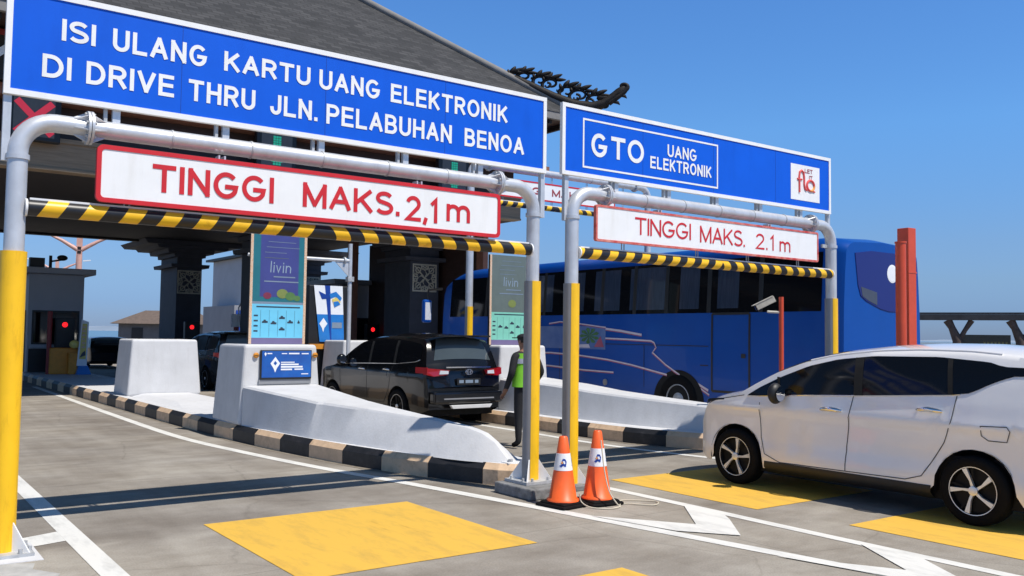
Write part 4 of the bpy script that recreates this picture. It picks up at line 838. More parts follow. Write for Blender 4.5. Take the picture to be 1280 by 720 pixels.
# ------------------------------------------------------------------ cars
def _dense(l_):
    out = []
    for (a, b_), (c_, d_) in zip(l_, l_[1:]):
        n = max(1, int(math.hypot(c_-a, d_-b_)/.06)); out += [(a+(c_-a)*i/n, b_+(d_-b_)*i/n) for i in range(n)]
    return out+[l_[-1]]
def make_car(name, label, cat, P, loc, rz=0, group=None):
    """y forward, x right, origin on the ground at the centre"""
    t = thing(name, label, cat, loc, rz, group)
    L, HW = P['L'], P['W']/2; paint = P['paint']; wr = P['wr']; ar = wr+.055; zs = P['zs']
    ws = P['axles']
    top = lambda u: smooth_tab(P['top'], u, .07)
    edge = lambda u: smooth_tab(P['edge'], u, .07)
    plan = lambda u: HW*smooth_tab(P['plan'], u, .06)
    sec = lambda z: smooth_tab(P['sec'], z, .014)
    def bow(u, xr):       # rounding of the nose and tail in plan
        f_ = max(0, 1-u/.55)**1.3*P['nose']; r_ = max(0, 1-(L-u)/.5)**1.3*P['tail']
        return u+f_*abs(xr)**2.6-r_*abs(xr)**3
    def side(u, z, sg=-1, off=0.): return (sg*(plan(u)*sec(z)+off), L/2-bow(u, .97), z)
    st = set([0, .015, .04, .08, .14, L-.14, L-.08, L-.04, L-.015, L]); k = 0
    while k < L: st.add(round(k, 3)); k += .09
    for wc in ws:
        for i in range(13): st.add(round(wc+ar*math.cos(PI*i/12), 4))
    st = sorted(st); st = [s_ for i, s_ in enumerate(st) if i == 0 or s_-st[i-1] > .004]
    def zlow(u):
        z = zs+max(0, .06-u*.3)+max(0, .08-(L-u)*.25)
        for wc in ws:
            if abs(u-wc) < ar: z = max(z, wr+math.sqrt(max(0, ar*ar-(u-wc)**2)))
        return z
    NS, NT = 30, 9
    body = MB(); rows = []
    for u in st:
        z0 = zlow(u); z1 = max(edge(u), z0+.01); row = []
        xe = plan(u)*sec(z1); zt = top(u)
        for i in range(NS):
            t_ = i/(NS-1); z = z0+(z1-z0)*t_; row.append((plan(u)*sec(z), z))
        for i in range(1, NT+1):
            a = i/NT; row.append((xe*math.cos(a*PI/2) if False else xe*(1-a), z1+(zt-z1)*(1-(1-a)**2.4)))
        full = [(-x, L/2-bow(u, -x/HW), z) for x, z in row]+[(x, L/2-bow(u, x/HW), z) for x, z in row[-2::-1]]
        rows.append(full)
    body.grid(rows, paint)
    for rw_ in (rows[0], rows[-1]): body.grid([rw_[:len(rw_)//2+1], rw_[::-1][:len(rw_)//2+1]], paint)
    body.build('body', t, smooth=42, weld=True)
    un = MB(); un.box(-HW*.86, HW*.86, -L/2+.30, L/2-.60, zs-.05, .62, 'under'); un.box(-HW*.6, HW*.6, L/2-.60, L/2-.30, zs-.04, .5, 'under'); un.build('underbody', t)
    # wheel wells
    for wc in ws:
        for sg in (-1, 1):
            wm = MB(); rws = [[], [], []]
            for i in range(25):
                a = R(-8)+R(196)*i/24; y_, z_ = L/2-wc+(ar+.006)*math.cos(a), wr+(ar+.006)*math.sin(a)
                rws[0].append((sg*HW*.955, y_, z_)); rws[1].append((sg*HW*.62, y_, z_)); rws[2].append((sg*HW*.615, L/2-wc, wr))
            wm.grid(rws, 'under'); wm.build('wheel_well', t)
    # side glass strips
    for sg in (-1, 1):
        wn = MB(); u0, u1 = P['win']; n = 40; rws = [[], [], [], []]
        for i in range(n+1):
            u = u0+(u1-u0)*i/n; za = lerp_tab(P['wbot'], u); zb = max(za+.001, lerp_tab(P['wtop'], u))
            for j in range(4): rws[j].append(side(u, za+(zb-za)*j/3, sg, .006))
        wn.grid(rws, 'black_glass'); wn.build('side_window', t, smooth=60)
        tr = MB(); tr.tube([side(u0+(u1-u0)*i/n, lerp_tab(P['wbot'], u0+(u1-u0)*i/n)-.006, sg, .006) for i in range(n+1) if u0+(u1-u0)*i/n <= P.get('trim_end', u1)], .007, P.get('trim', 'chrome'), 6); tr.build('window_trim', t)
        for a, wdt in P.get('pillars', ()):
            pl = MB(); rws = [[], []]
            for j in range(5):
                za = lerp_tab(P['wbot'], a)+.004; zb = lerp_tab(P['wtop'], a)-.004; z = za+(zb-za)*j/4
                rws[0].append(side(a-.06*(j/4)+0, z, sg, .009)); rws[1].append(side(a-.06*(j/4)+wdt, z, sg, .009))
            pl.grid(rws, 'under'); pl.build('pillar_trim', t)
        sm = MB()
        for line in P['seams']:
            pts = [Vector(side(u, z, sg, .005)) for u, z in _dense(line)]; rws = [[], []]
            for i, p in enumerate(pts):
                tg = (pts[min(i+1, len(pts)-1)]-pts[max(i-1, 0)]).normalized(); nn = Vector((0, -tg.z, tg.y))*.0042
                rws[0].append(p+nn); rws[1].append(p-nn)
            sm.grid(rws, 'seam')
        sm.build('door_seams', t, recalc=False)
        for u, z in P['handles']:
            h = MB(); rws = []
            h.tube([Vector(side(u-.13, z-.004, sg, .010)), Vector(side(u-.09, z+.002, sg, .034)), Vector(side(u, z+.010, sg, .042)), Vector(side(u+.09, z+.002, sg, .034)), Vector(side(u+.13, z-.004, sg, .010))], [.014, .021, .025, .021, .014], 'chrome', 8)
            h.build('door_handle', t, smooth=60)
        if 'mirror' in P:
            u, z = P['mirror']; mm = MB(); c_ = side(u, z, sg, .13)
            mm.ball((c_[0], c_[1], c_[2]), (.11, .07, .118), P.get('mirror_m', paint), 12)
            mo = mm.build('door_mirror', t, smooth=60)
            ml = MB(); ml.face([(c_[0]+.078*math.cos(k_*PI/8), c_[1]-.072, c_[2]+.085*math.sin(k_*PI/8)) for k_ in range(16)], 'chrome'); ml.build('mirror_glass', mo, recalc=False)
            st_ = MB(); st_.tube([side(u-.02, z-.05, sg, -.01), (c_[0]-sg*.02, c_[1], c_[2]-.05)], .03, 'dark', 8); st_.build('mirror_arm', mo)
        sk = MB(); rws = [[], [], []]
        for i in range(21):
            u = ws[0]+ar+.03+(ws[1]-ws[0]-2*ar-.06)*i/20
            rws[0].append(side(u, zs+.085, sg, .004)); rws[1].append(side(u, zs+.02, sg, .022)); rws[2].append(side(u, zs-.05, sg, -.05))
        sk.grid(rws, 'dark'); sk.build('side_skirt', t, smooth=60)
        if P.get('rail'):
            rl = MB(); rl.tube([side(u, edge(u)+.012, sg, -.012) for u in [1.75+i*.12 for i in range(int((L-2.35)/.12))]], .012, paint, 8); rl.build('roof_rail', t, smooth=60)
    # front and rear glass
    for nm, (ua, ub), w0, w1 in (('windscreen', P['ws'], .80, .90), ('rear_window', P['rw'], P.get('rww', (.8, .8))[0], P.get('rww', (.8, .8))[1])):
        g = MB(); rws = []
        for i in range(13):
            u = ua+(ub-ua)*i/12; xe = plan(u)*sec(edge(u)); row = []
            for j in range(13):
                a = -1+2*j/12; x = a*(w0+(w1-w0)*i/12)*xe; aa = 1-abs(x)/xe
                z = edge(u)+(top(u)-edge(u))*(1-(1-aa)**2.4)
                row.append((x, L/2-bow(u, x/HW)+(.004 if nm == 'windscreen' else -.008), z+.006))
            rws.append(row)
        g.grid(rws, 'rear_glass' if nm == 'rear_window' else 'black_glass'); g.build(nm, t, smooth=60)
    # wheels
    def wheel(sg, wc, first=None):
        y = L/2-wc; x = sg*(HW-.115)
        tyre = MB(); tw = .105
        tyre.lathe([(wr*.66, -tw*.8), (wr*.70, -tw), (wr*.93, -tw), (wr*.985, -tw*.8), (wr, -tw*.4), (wr, tw*.4), (wr*.985, tw*.8), (wr*.93, tw), (wr*.72, tw*1.0), (wr*.66, tw*.8)], (0, 0, 0), (sg, 0, 0), 'rubber', 40)
        w_ = tyre.build('wheel', t, smooth=50); w_.location = (x, y, wr); w_.rotation_euler = (random.uniform(0, 6), 0, 0)
        rim = MB(); o_ = sg*tw
        rim.lathe([(wr*.67, tw*.86), (wr*.69, tw*1.02), (wr*.668, tw*1.01)], (0, 0, 0), (sg, 0, 0), 'alloy', 40); rim.lathe([(wr*.668, tw*1.01), (wr*.655, tw*.95), (wr*.62, tw*.55)], (0, 0, 0), (sg, 0, 0), 'alloy_dark', 40)
        rim.lathe([(wr*.64, tw*.55), (wr*.2, tw*.45), (0, tw*.45)], (0, 0, 0), (sg, 0, 0), 'alloy_dark', 32)
        for k_ in range(5):
            a = 2*PI*k_/5
            def pt(r_, da, h): return (sg*tw*h, r_*wr*math.cos(a+da), r_*wr*math.sin(a+da))
            # broad twisted blade
            A = [pt(.10, -.5, .86), pt(.30, -.20, .90), pt(.655, -.30, .99), pt(.655, -.08, .99), pt(.34, -.01, .92), pt(.12, .3, .86)]
            Bk = [(p[0]-sg*.03, p[1], p[2]) for p in A]
            n = len(A); rim.add(A+Bk, [tuple(range(n)), tuple(range(2*n-1, n-1, -1))]+[(i, n+i, n+(i+1) % n, (i+1) % n) for i in range(n)], P.get('alloy', 'alloy'))
            C_ = [pt(.30, .10, .80), pt(.64, .08, .90), pt(.64, .17, .90), pt(.34, .22, .80)]; rim.face(C_, 'alloy_dark')
        rim.lathe([(.13*wr, tw*.80), (.13*wr, tw*.97), (.09*wr, tw*1.0), (0, tw*1.0)], (0, 0, 0), (sg, 0, 0), 'alloy', 16)
        rim.build('rim', w_, smooth=30)
    for wc in ws:
        for sg in (-1, 1): wheel(sg, wc)
    t['L'] = L
    return t, side, bow, top, edge, plan, sec
WHITE = dict(L=4.56, W=1.74, paint='car_white', wr=.325, zs=.235, axles=(.83, 3.62), nose=.36, tail=.14,
    top=[(0, .70), (.03, .84), (.1, .94), (.3, 1.03), (.6, 1.09), (.87, 1.15), (1.08, 1.28), (1.34, 1.41), (1.66, 1.525), (2.06, 1.61), (2.54, 1.665), (3.0, 1.69), (3.5, 1.69), (4.0, 1.655), (4.22, 1.60), (4.36, 1.40), (4.48, 1.12), (4.54, .9), (4.56, .7)],
    edge=[(0, .64), (.03, .76), (.1, .84), (.3, .93), (.6, 1.0), (.87, 1.06), (1.08, 1.185), (1.34, 1.325), (1.66, 1.445), (2.06, 1.535), (2.54, 1.59), (3.0, 1.61), (3.5, 1.605), (4.0, 1.565), (4.22, 1.51), (4.36, 1.32), (4.48, 1.04), (4.54, .84), (4.56, .66)],
    plan=[(0, .86), (.1, .925), (.3, .965), (.6, .99), (.83, 1.0), (1.3, .985), (2.2, .985), (3.1, .99), (3.62, 1.0), (4.1, .975), (4.45, .93), (4.56, .88)],
    sec=[(.15, .93), (.26, .962), (.36, .985), (.44, .982), (.54, .958), (.66, .953), (.80, .960), (.875, .975), (.905, 1.0), (.93, .992), (1.0, .966), (1.12, .932), (1.3, .865), (1.45, .80), (1.56, .735), (1.68, .63)],
    win=(1.00, 4.1), wbot=[(1.0, 1.05), (1.15, 1.055), (1.8, 1.10), (2.35, 1.13), (3.4, 1.20), (3.58, 1.225), (3.75, 1.32), (3.93, 1.395), (4.1, 1.40)],
    wtop=[(1.0, 1.055), (1.15, 1.15), (1.4, 1.275), (1.75, 1.415), (2.1, 1.50), (2.5, 1.545), (3.2, 1.555), (3.70, 1.52), (3.83, 1.48), (4.1, 1.475)],
    pillars=[(1.42, .035), (2.36, .10), (3.36, .05)], trim_end=3.5,
    seams=[[(1.18, .98), (1.18, .80), (1.19, .58), (1.25, .40), (1.45, .325), (2.28, .335)], [(2.36, 1.12), (2.33, .9), (2.29, .6), (2.28, .335)], [(2.28, .335), (2.95, .345), (3.12, .40), (3.22, .55), (3.34, .74), (3.42, .95), (3.45, 1.19)], [(3.70, .93), (3.70, .84), (3.76, .80), (3.92, .80), (3.96, .90), (3.93, .94), (3.70, .93)], [(.32, .92), (.6, .985), (.95, 1.05)]],
    handles=[(2.12, .965), (3.20, 1.04)], mirror=(1.47, 1.10), mirror_m='dark', ws=(.93, 1.95), rw=(4.26, 4.44), rail=True)
wc_, side, bow, top, edge, plan, sec = make_car('white_car', 'pearl white people carrier with black and silver alloy wheels waiting at the gantry', 'car', WHITE, (8.32, .02-2.28, 0))
L = 4.56
for sg in (-1, 1):      # lamps
    h = MB(); rws = [[], [], []]
    for i in range(13):
        u = .04+.62*i/12; za = .90+.08*i/12; zb = za+.045*(1-i/14)+.012
        for j in range(3): rws[j].append(side(u, za+(zb-za)*j/2, sg, .006))
    h.grid(rws, 'dark'); h.build('headlight', wc_, smooth=60)
    h = MB(); rws = [[], [], []]
    for i in range(9):
        u = .06+.40*i/8; za = .60-.10*(i/8); zb = .83-.08*(i/8)
        for j in range(3): rws[j].append(side(u, za+(zb-za)*j/2, sg, .005))
    h.grid([r_[:5] for r_ in rws], 'lamp_clear'); h.build('fog_light', wc_, smooth=60)
    h = MB(); rws = [[], [], []]
    for i in range(7):
        u = 4.30+.22*i/6
        for j in range(3): rws[j].append(side(u, .93+.12*j/2, sg, .006))
    h.grid(rws, 'tail_red'); h.build('tail_light', wc_, smooth=60)
    fl = MB(); fl.obox((sg*.80, L/2-4.12, .27), (1, 0, 0), .01, (0, 1, 0), .06, (0, 0, 1), .06, 'white_metal'); fl.build('mud_flap', wc_)

m = MB(); m.box(-.26, .26, -L/2-.03, -L/2+.02, .80, .92, 'dark'); m.build('number_plate', wc_)
m = MB(); m.box(-.74, .74, -L/2-.045, -L/2+.12, .38, .62, 'car_white'); m.build('bumper', wc_, bevel=.04, seg=3)
m = MB(); m.box(-.6, .6, -L/2-.05, -L/2+.1, .27, .375, 'dark'); m.build('lower_bumper', wc_, bevel=.02)
BLACK = dict(L=4.74, W=1.80, paint='car_black', wr=.335, zs=.25, axles=(.90, 3.65), nose=.30, tail=.16,
    top=[(0, .72), (.04, .88), (.15, .98), (.5, 1.06), (1.0, 1.12), (1.25, 1.26), (1.6, 1.46), (1.95, 1.61), (2.4, 1.70), (3.0, 1.735), (3.7, 1.73), (4.3, 1.69), (4.42, 1.62), (4.52, 1.38), (4.60, 1.16), (4.70, 1.08), (4.72, .82), (4.74, .62)],
    edge=[(0, .66), (.04, .80), (.15, .88), (.5, .97), (1.0, 1.04), (1.25, 1.17), (1.6, 1.37), (1.95, 1.53), (2.4, 1.62), (3.0, 1.655), (3.7, 1.65), (4.3, 1.61), (4.42, 1.54), (4.52, 1.32), (4.60, 1.12), (4.70, 1.05), (4.72, .79), (4.74, .58)],
    plan=[(0, .84), (.1, .91), (.3, .96), (.9, 1.0), (1.5, .985), (3.0, .985), (3.65, 1.0), (4.3, .97), (4.62, .935), (4.74, .90)],
    sec=[(.2, .93), (.35, .965), (.55, .975), (.75, .985), (.92, 1.0), (1.0, .985), (1.1, .95), (1.3, .89), (1.5, .825), (1.62, .76), (1.74, .66)],
    win=(1.12, 4.35), wbot=[(1.12, 1.07), (1.5, 1.09), (2.4, 1.12), (3.6, 1.15), (4.2, 1.20), (4.35, 1.24)], wtop=[(1.12, 1.08), (1.4, 1.24), (1.8, 1.43), (2.2, 1.545), (2.8, 1.595), (3.8, 1.58), (4.25, 1.52), (4.35, 1.42)],
    pillars=[(1.5, .04), (2.42, .09), (3.42, .09)], seams=[[(1.25, 1.0), (1.25, .55), (1.4, .38), (2.38, .37), (2.44, 1.1)], [(2.38, .37), (3.1, .38), (3.3, .65), (3.45, 1.12)]],
    handles=[(2.22, 1.0), (3.22, 1.02)], mirror=(1.46, 1.16), ws=(1.08, 1.9), rw=(4.36, 4.57), rww=(.72, .82), alloy='alloy_dark')
def rear_kit(t, P, s=(.0, 0), garnish=True):
    side_ = s; L = P['L']; HW = P['W']/2; yb = -L/2
    for sg in (-1, 1):
        h = MB(); h.prism([(sg*HW*.93, 1.02), (sg*HW*.93, 1.09), (sg*.42*HW/.9, 1.055), (sg*.45*HW/.9, .97), (sg*HW*.80, .94), (sg*HW*.94, .97)], lambda u, v, a: (u, yb+a+.14*(abs(u)/HW)**3, v), -.015, .10, 'tail_red')
        o_ = h.build('tail_light', t)
        l_ = MB(); l_.prism([(sg*.44*HW/.9, .985), (sg*.44*HW/.9, 1.04), (sg*.60*HW/.9, 1.05), (sg*.62*HW/.9, .98)], lambda u, v, a: (u, yb+a+.14*(abs(u)/HW)**3, v), -.022, .0, 'lamp_clear'); l_.build('reversing_lens', o_)
        w_ = MB(); w_.obox((sg*(HW*.925), yb+.30, 1.045), (sg*.08, .98, 0), .17, (.98, -.08*sg, 0), .018, (0, 0, 1), .055, 'tail_red'); w_.build('side_lens', o_)
    if garnish:
        m = MB(); m.box(-.50, .50, yb-.018, yb+.05, 1.095, 1.118, 'chrome'); m.build('chrome_strip', t)
    p = MB(); p.box(-.26, .26, yb-.03, yb-.0, .78, .90, 'dark'); pp = p.build('number_plate', t)
    q_ = MB()
    for a, c_ in ((-.22, -.12), (-.08, .09), (.13, .21)): q_.face([(a, yb-.033, .815), (c_, yb-.033, .815), (c_, yb-.033, .872), (a, yb-.033, .872)], 'pale_ink')
    q_.build('plate_characters', pp, recalc=False)
    m = MB(); m.box(-HW*.86, HW*.86, yb-.05, yb+.12, .44, .66, P['paint']); m.build('bumper', t, bevel=.04, seg=3)
    m = MB(); m.box(-HW*.62, HW*.62, yb-.058, yb-.01, .52, .545, 'sleeve_grey'); m.build('bumper_line', t)
    m = MB(); m.frustum((-HW*.40, HW*.52, yb-.062, yb, .35), (-HW*.46, HW*.58, yb-.064, yb, .415), 'insert_white'); m.build('bumper_insert', t, bevel=.006)
    m = MB(); m.box(-HW*.66, HW*.66, yb+.12, yb+.42, 1.665, 1.70, P['paint']); m.build('spoiler', t, bevel=.015)
    e = MB()
    for rx, rz_, cx, cz in ((.075, .05, 0, 0), (.032, .05, 0, 0), (.06, .024, 0, .02)):
        e.tube([(cx+rx*math.cos(k*PI/10), yb-.03, 1.02+cz+rz_*math.sin(k*PI/10)) for k in range(21)], .007, 'chrome', 6)
    e.build('emblem', t)
bk = make_car('black_car', 'glossy black people carrier seen from behind beside the sloping barrier', 'car', BLACK, (8.25, 6.15+2.37, 0), R(1.0))[0]
rear_kit(bk, BLACK)
m = MB(); m.box(-.92, -.70, -2.33, -2.1, .245, .26, 'under')
D = dict(BLACK); D['paint'] = 'car_dark'
t3 = make_car('dark_car', 'dark car with red tail lights between the plain block and the screen pillar', 'car', D, (8.22, 17.5+2.37, 0))[0]; rear_kit(t3, D, garnish=False)
SED = dict(D); SED['top'] = [(u, z if z < .9 else .9+(z-.9)*.62) for u, z in D['top']]; SED['edge'] = [(u, z if z < .85 else .85+(z-.85)*.62) for u, z in D['edge']]
SED['wbot'] = [(u, .85+(z-.85)*.62) for u, z in D['wbot']]; SED['wtop'] = [(u, .85+(z-.85)*.62) for u, z in D['wtop']]; SED['seams'] = [[(u, min(z, .95)) for u, z in l_] for l_ in D['seams']]; SED['mirror'] = (1.46, 1.02); SED['handles'] = [(2.22, .88), (3.22, .9)]
t4 = make_car('dark_car', 'small black car farthest away past the yellow standing board', 'car', SED, (8.2, 36.8, 0))[0]

# ------------------------------------------------------------------ bus
bus = thing('tour_bus', 'long royal blue tour bus with dark windows passing the toll lane', 'bus', (12.0, .8, 0))
BL, BW, BH = 12.4, 2.52, 3.44
bm = MB(); rows = []
def bsec(y):
    # rounded section; tapers in at the ends
    k = max(0, 1-y/.35)**2*.16; kf = max(0, 1-(BL-y)/1.1)**2*.22
    x0, x1 = k*.6+kf*.4, BW-k*.6-kf*.4; zt = BH-.10*max(0, 1-y/.5)**2-max(0, 1-(BL-y)/1.6)**2*.32; r_ = .22; zb = .34
    P = [(x0+.02, zb), (x0, zb+.15), (x0, 1.0), (x0, 1.6), (x0+.012, 2.2), (x0+.05, 2.8), (x0+.085, zt-r_)]
    for i in range(1, 6): a = PI-PI/2*i/6; P.append((x0+.085+r_*1.3+r_*1.3*math.cos(a), zt-r_+r_*math.sin(a)))
    Q = [(x0+x1-x, z) for x, z in P[::-1]]; P.append((x0+.085+r_*1.3, zt)); P.append(((x0+x1)/2, zt+.04)); Q.insert(0, (x1-.085-r_*1.3, zt))
    return P+Q
ys = [0, .02, .05, .1, .18, .3, .5, .8]+[1.2+.6*i for i in range(17)]+[11.2, 11.5, 11.8, 12.0, 12.2, 12.32, 12.4]
ys = sorted(set(y for y in ys if y <= BL))
rows = [[(x, y, z) for x, z in bsec(y)] for y in ys]
bm.grid(rows, 'bus_blue'); bm.face(rows[0], 'bus_blue'); bm.face(rows[-1][::-1], 'bus_blue')
bm.build('body', bus, smooth=35, weld=True)
bx_ = lambda z, y=3.: lerp_tab([(.4, .01), (1.0, 0), (1.6, 0), (2.2, .012), (2.8, .05), (3.22, .085)], z)
def bquad(mb, y0, y1, z0, z1, m, off=.006, n=6):
    rws = [[(bx_(z0+(z1-z0)*j/n)-off, y, z0+(z1-z0)*j/n) for j in range(n+1)] for y in (y0, y1)]; mb.grid(rws, m)
m = MB(); bquad(m, .36, 11.9, 2.18, 3.18, 'black_glass'); sw = m.build('side_window', bus)
for y0, y1 in ((6.05, 6.85), (4.75, 5.75), (3.85, 4.35), (2.9, 3.4), (7.2, 7.9), (8.3, 9.1)):
    m = MB(); bquad(m, y0-.8+.0, y1-.8, 2.26, 3.12, 'curtain', .009); m.build('curtain', sw)
for y in (10.4, 9.2, 8.0, 7.0, 6.0, 5.0, 4.1, 3.0, 1.8):
    m = MB(); bquad(m, y-.8-.05+.6, y-.8+.05+.6, 2.18, 3.18, 'dark', .011); m.build('window_divider', sw)
for y0, y1 in ((1.84, 2.71),):
    m = MB(); outp = [(y0, .72), (y1, .72), (y1, 2.16), (y0, 2.16)]
    for (a, b_), (c_, d_) in zip(outp, outp[1:]+outp[:1]):
        if a == c_: bquad(m, a-.022, a+.022, min(b_, d_), max(b_, d_), 'dark', .008)
        else: bquad(m, min(a, c_), max(a, c_), b_-.022, b_+.022, 'dark', .0085)
    m.build('luggage_door', bus); m = MB(); bquad(m, 1.92, 2.02, 1.35, 1.43, 'dark', .012); m.build('door_handle', bus)
m = MB()
for y in (4.5, 7.2, 9.9): bquad(m, y-.008, y+.008, .45, 1.55, 'seam', .005)
bquad(m, 2.8, 11.5, 1.545, 1.56, 'seam', .005); bquad(m, 2.8, 3.0, 1.18, 1.2, 'seam', .005); m.build('panel_seams', bus)
def bstripe(pts, wd, mm='bus_line', off=.008):
    m = MB(); rws = [[], []]
    P = [Vector((0, y, z)) for y, z in pts]
    for i, p in enumerate(P):
        tg = (P[min(i+1, len(P)-1)]-P[max(i-1, 0)]).normalized(); nn = Vector((0, -tg.z, tg.y))*wd*.5
        for k_, s_ in ((0, 1), (1, -1)): q_ = p+nn*s_; rws[k_].append((bx_(q_.z)-off, q_.y, q_.z))
    m.grid(rws, mm); return m
lv = MB()
for pts, wd in (([(5.66, 1.87), (5.2, 1.83), (4.57, 1.75)], .05), ([(5.66, 1.67), (5.0, 1.655), (4.3, 1.63), (4.22, 1.60), (4.16, 1.50), (4.26, 1.40), (3.9, 1.17), (3.52, .98)], .036), ([(10.5, 1.30), (7.48, 1.32), (6.58, 1.29), (5.6, 1.22), (4.85, 1.13), (3.86, .97)], .036), ([(10.5, 1.1), (7.48, 1.02), (6.4, .97), (5.4, .955)], .035), ([(3.1, .85), (2.8, .72)], .05), ([(3.06, .78), (2.78, .64)], .035), ([(7.6, 1.99), (7.2, 2.03), (6.7, 2.0), (5.66, 1.90)], .03)):
    s_ = bstripe(pts, wd); lv.add(s_.v, s_.f, 'bus_line')
    s_ = bstripe([(a, c_-wd*.55) for a, c_ in pts], .018, off=.0085); lv.add(s_.v, s_.f, 'red_print')
lv.build('livery_stripe', bus, recalc=False)
m = MB(); bquad(m, 5.66, 10.0, 1.43, 1.93, 'bus_pic', .007)
pc = m.build('printed_picture', bus)
m = MB()
for k_ in range(9):
    a = k_*2*PI/9; m.face([(-.0085-.0003*k_, 6.18, 1.72), (-.0085-.0003*k_, 6.18+.28*math.cos(a-.25), 1.72+.16*math.sin(a-.25)), (-.0085-.0003*k_, 6.18+.34*math.cos(a), 1.72+.18*math.sin(a)), (-.0085-.0003*k_, 6.18+.26*math.cos(a+.25), 1.72+.15*math.sin(a+.25))], 'leaf_print')
m.face([(-.009, 6.02, 1.48), (-.009, 5.7, 1.48), (-.009, 5.82, 1.72)], 'red_print'); m.face([(-.009, 6.75, 1.46), (-.009, 6.15, 1.46), (-.009, 6.2, 1.54), (-.009, 6.6, 1.52)], 'bus_line'); m.build('palm_print', pc, recalc=False)
m = MB(); m.lathe([(.07, 0), (.07, .012), (.05, .02), (0, .02)], (0, 5.66, .74), (-1, 0, 0), 'sleeve_grey', 14); m.build('filler_cap', bus)
for wy in (3.56, 9.9):
    m = MB()
    n = 24; rws = [[], []]
    m.face([(-.006, wy+.66*math.cos(PI*i/n), .46+.62*math.sin(PI*i/n)) for i in range(n+1)]+[(-.006, wy-.66, .30), (-.006, wy+.66, .30)], 'under'); m.build('wheel_arch', bus, recalc=False)
    for sd in (0, 1):
        tr = MB(); sg = -1 if sd == 0 else 1
        tr.lathe([(.30, -.12), (.36, -.14), (.47, -.14), (.5, -.09), (.5, .09), (.47, .13), (.36, .14), (.30, .12)], (0, 0, 0), (sg, 0, 0), 'rubber', 36)
        w_ = tr.build('wheel', bus, smooth=50); w_.location = ((.10 if sd == 0 else BW-.10), wy, .5)
        rm = MB(); rm.lathe([(.31, .12), (.29, .125), (.27, .06), (.18, .03), (.15, .10), (.10, .13), (0, .13)], (0, 0, 0), (sg, 0, 0), 'galv_rough', 30)
        for k_ in range(10): rm.lathe([(.016, .03), (.016, .075), (0, .075)], (0, .215*math.cos(k_*PI/5), .215*math.sin(k_*PI/5)), (sg, 0, 0), 'galv', 6)
        rm.build('rim', w_, smooth=40)
# rear
m = MB(); R_ = [(.42, 3.16), (.50, 2.62), (.58, 2.44), (.74, 2.36), (1.15, 2.24), (1.42, 2.20), (1.9, 2.20), (2.2, 2.26), (2.3, 2.5), (2.32, 3.12), (1.6, 3.22), (.9, 3.22)]
m.prism(R_, lambda u, v, a: (u, a, v), -.012, .02, 'blue_glass'); m.build('rear_window', bus, bevel=.006)
m = MB(); m.face([(.58, -.016, 2.60), (1.05, -.016, 2.52), (1.05, -.016, 2.30), (.80, -.016, 2.37), (.62, -.016, 2.44)], 'vent_grey'); m.build('rear_vent', bus, recalc=False)
m = MB(); m.lathe([(0, .004), (.13, .003), (.16, 0)], (1.52, -.015, 2.86), (0, -1, 0), 'white_print', 20); m.build('rear_sticker', bus)
m = MB(); m.text('CX', .53, .68, 2.70, 2.80, -.018, 'pale_ink', .0); m.build('rear_lettering', bus, recalc=False) if False else None
m = MB(); m.box(.42, 2.2, -.03, .03, 1.42, 1.50, 'navy'); m.box(.42, 2.2, -.018, .03, .75, 1.40, 'bus_blue'); m.build('engine_hatch', bus, bevel=.01)
for x in (.52, 2.18):
    m = MB(); m.ball((x, .08, 3.30), (.10, .08, .05), 'amber', 8); m.build('marker_lamp', bus)
m = MB(); m.box(.1, 2.4, -.06, .15, .38, .72, 'bus_blue'); m.build('rear_bumper', bus, bevel=.06, seg=3)
for x in (.22, 2.3):
    m = MB(); m.box(x-.07, x+.07, -.02, .06, .85, 1.5, 'tail_red'); m.build('tail_light', bus, bevel=.02)
m = MB(); m.prism([(.3, 1.15), (BW-.3, 1.15), (BW-.32, 2.95), (.32, 2.95)], lambda u, v, a: (u, BL+a+.02*v*0, v), -.05, .012, 'black_glass'); m.build('windscreen', bus)
for sx in (-.12, BW+.12):
    m = MB(); m.tube([(sx*.3+(.3 if sx > 0 else 0), BL-.15, 2.95), (sx*2.0 if sx < 0 else sx+.1, BL+.22, 2.92), (sx*2.2 if sx < 0 else sx+.12, BL+.28, 2.6)], .035, 'dark', 8); o_ = m.build('mirror_arm', bus)
    m = MB(); cx_ = sx*2.2 if sx < 0 else sx+.12; m.box(cx_-.13, cx_+.13, BL+.20, BL+.36, 2.02, 2.66, 'bus_blue'); mh_ = m.build('mirror_head', o_, bevel=.06, seg=3); MB().face([(cx_-.09, BL+.196, 2.10), (cx_+.09, BL+.196, 2.10), (cx_+.09, BL+.196, 2.58), (cx_-.09, BL+.196, 2.58)], 'lamp_clear').build('mirror_glass', mh_, recalc=False)

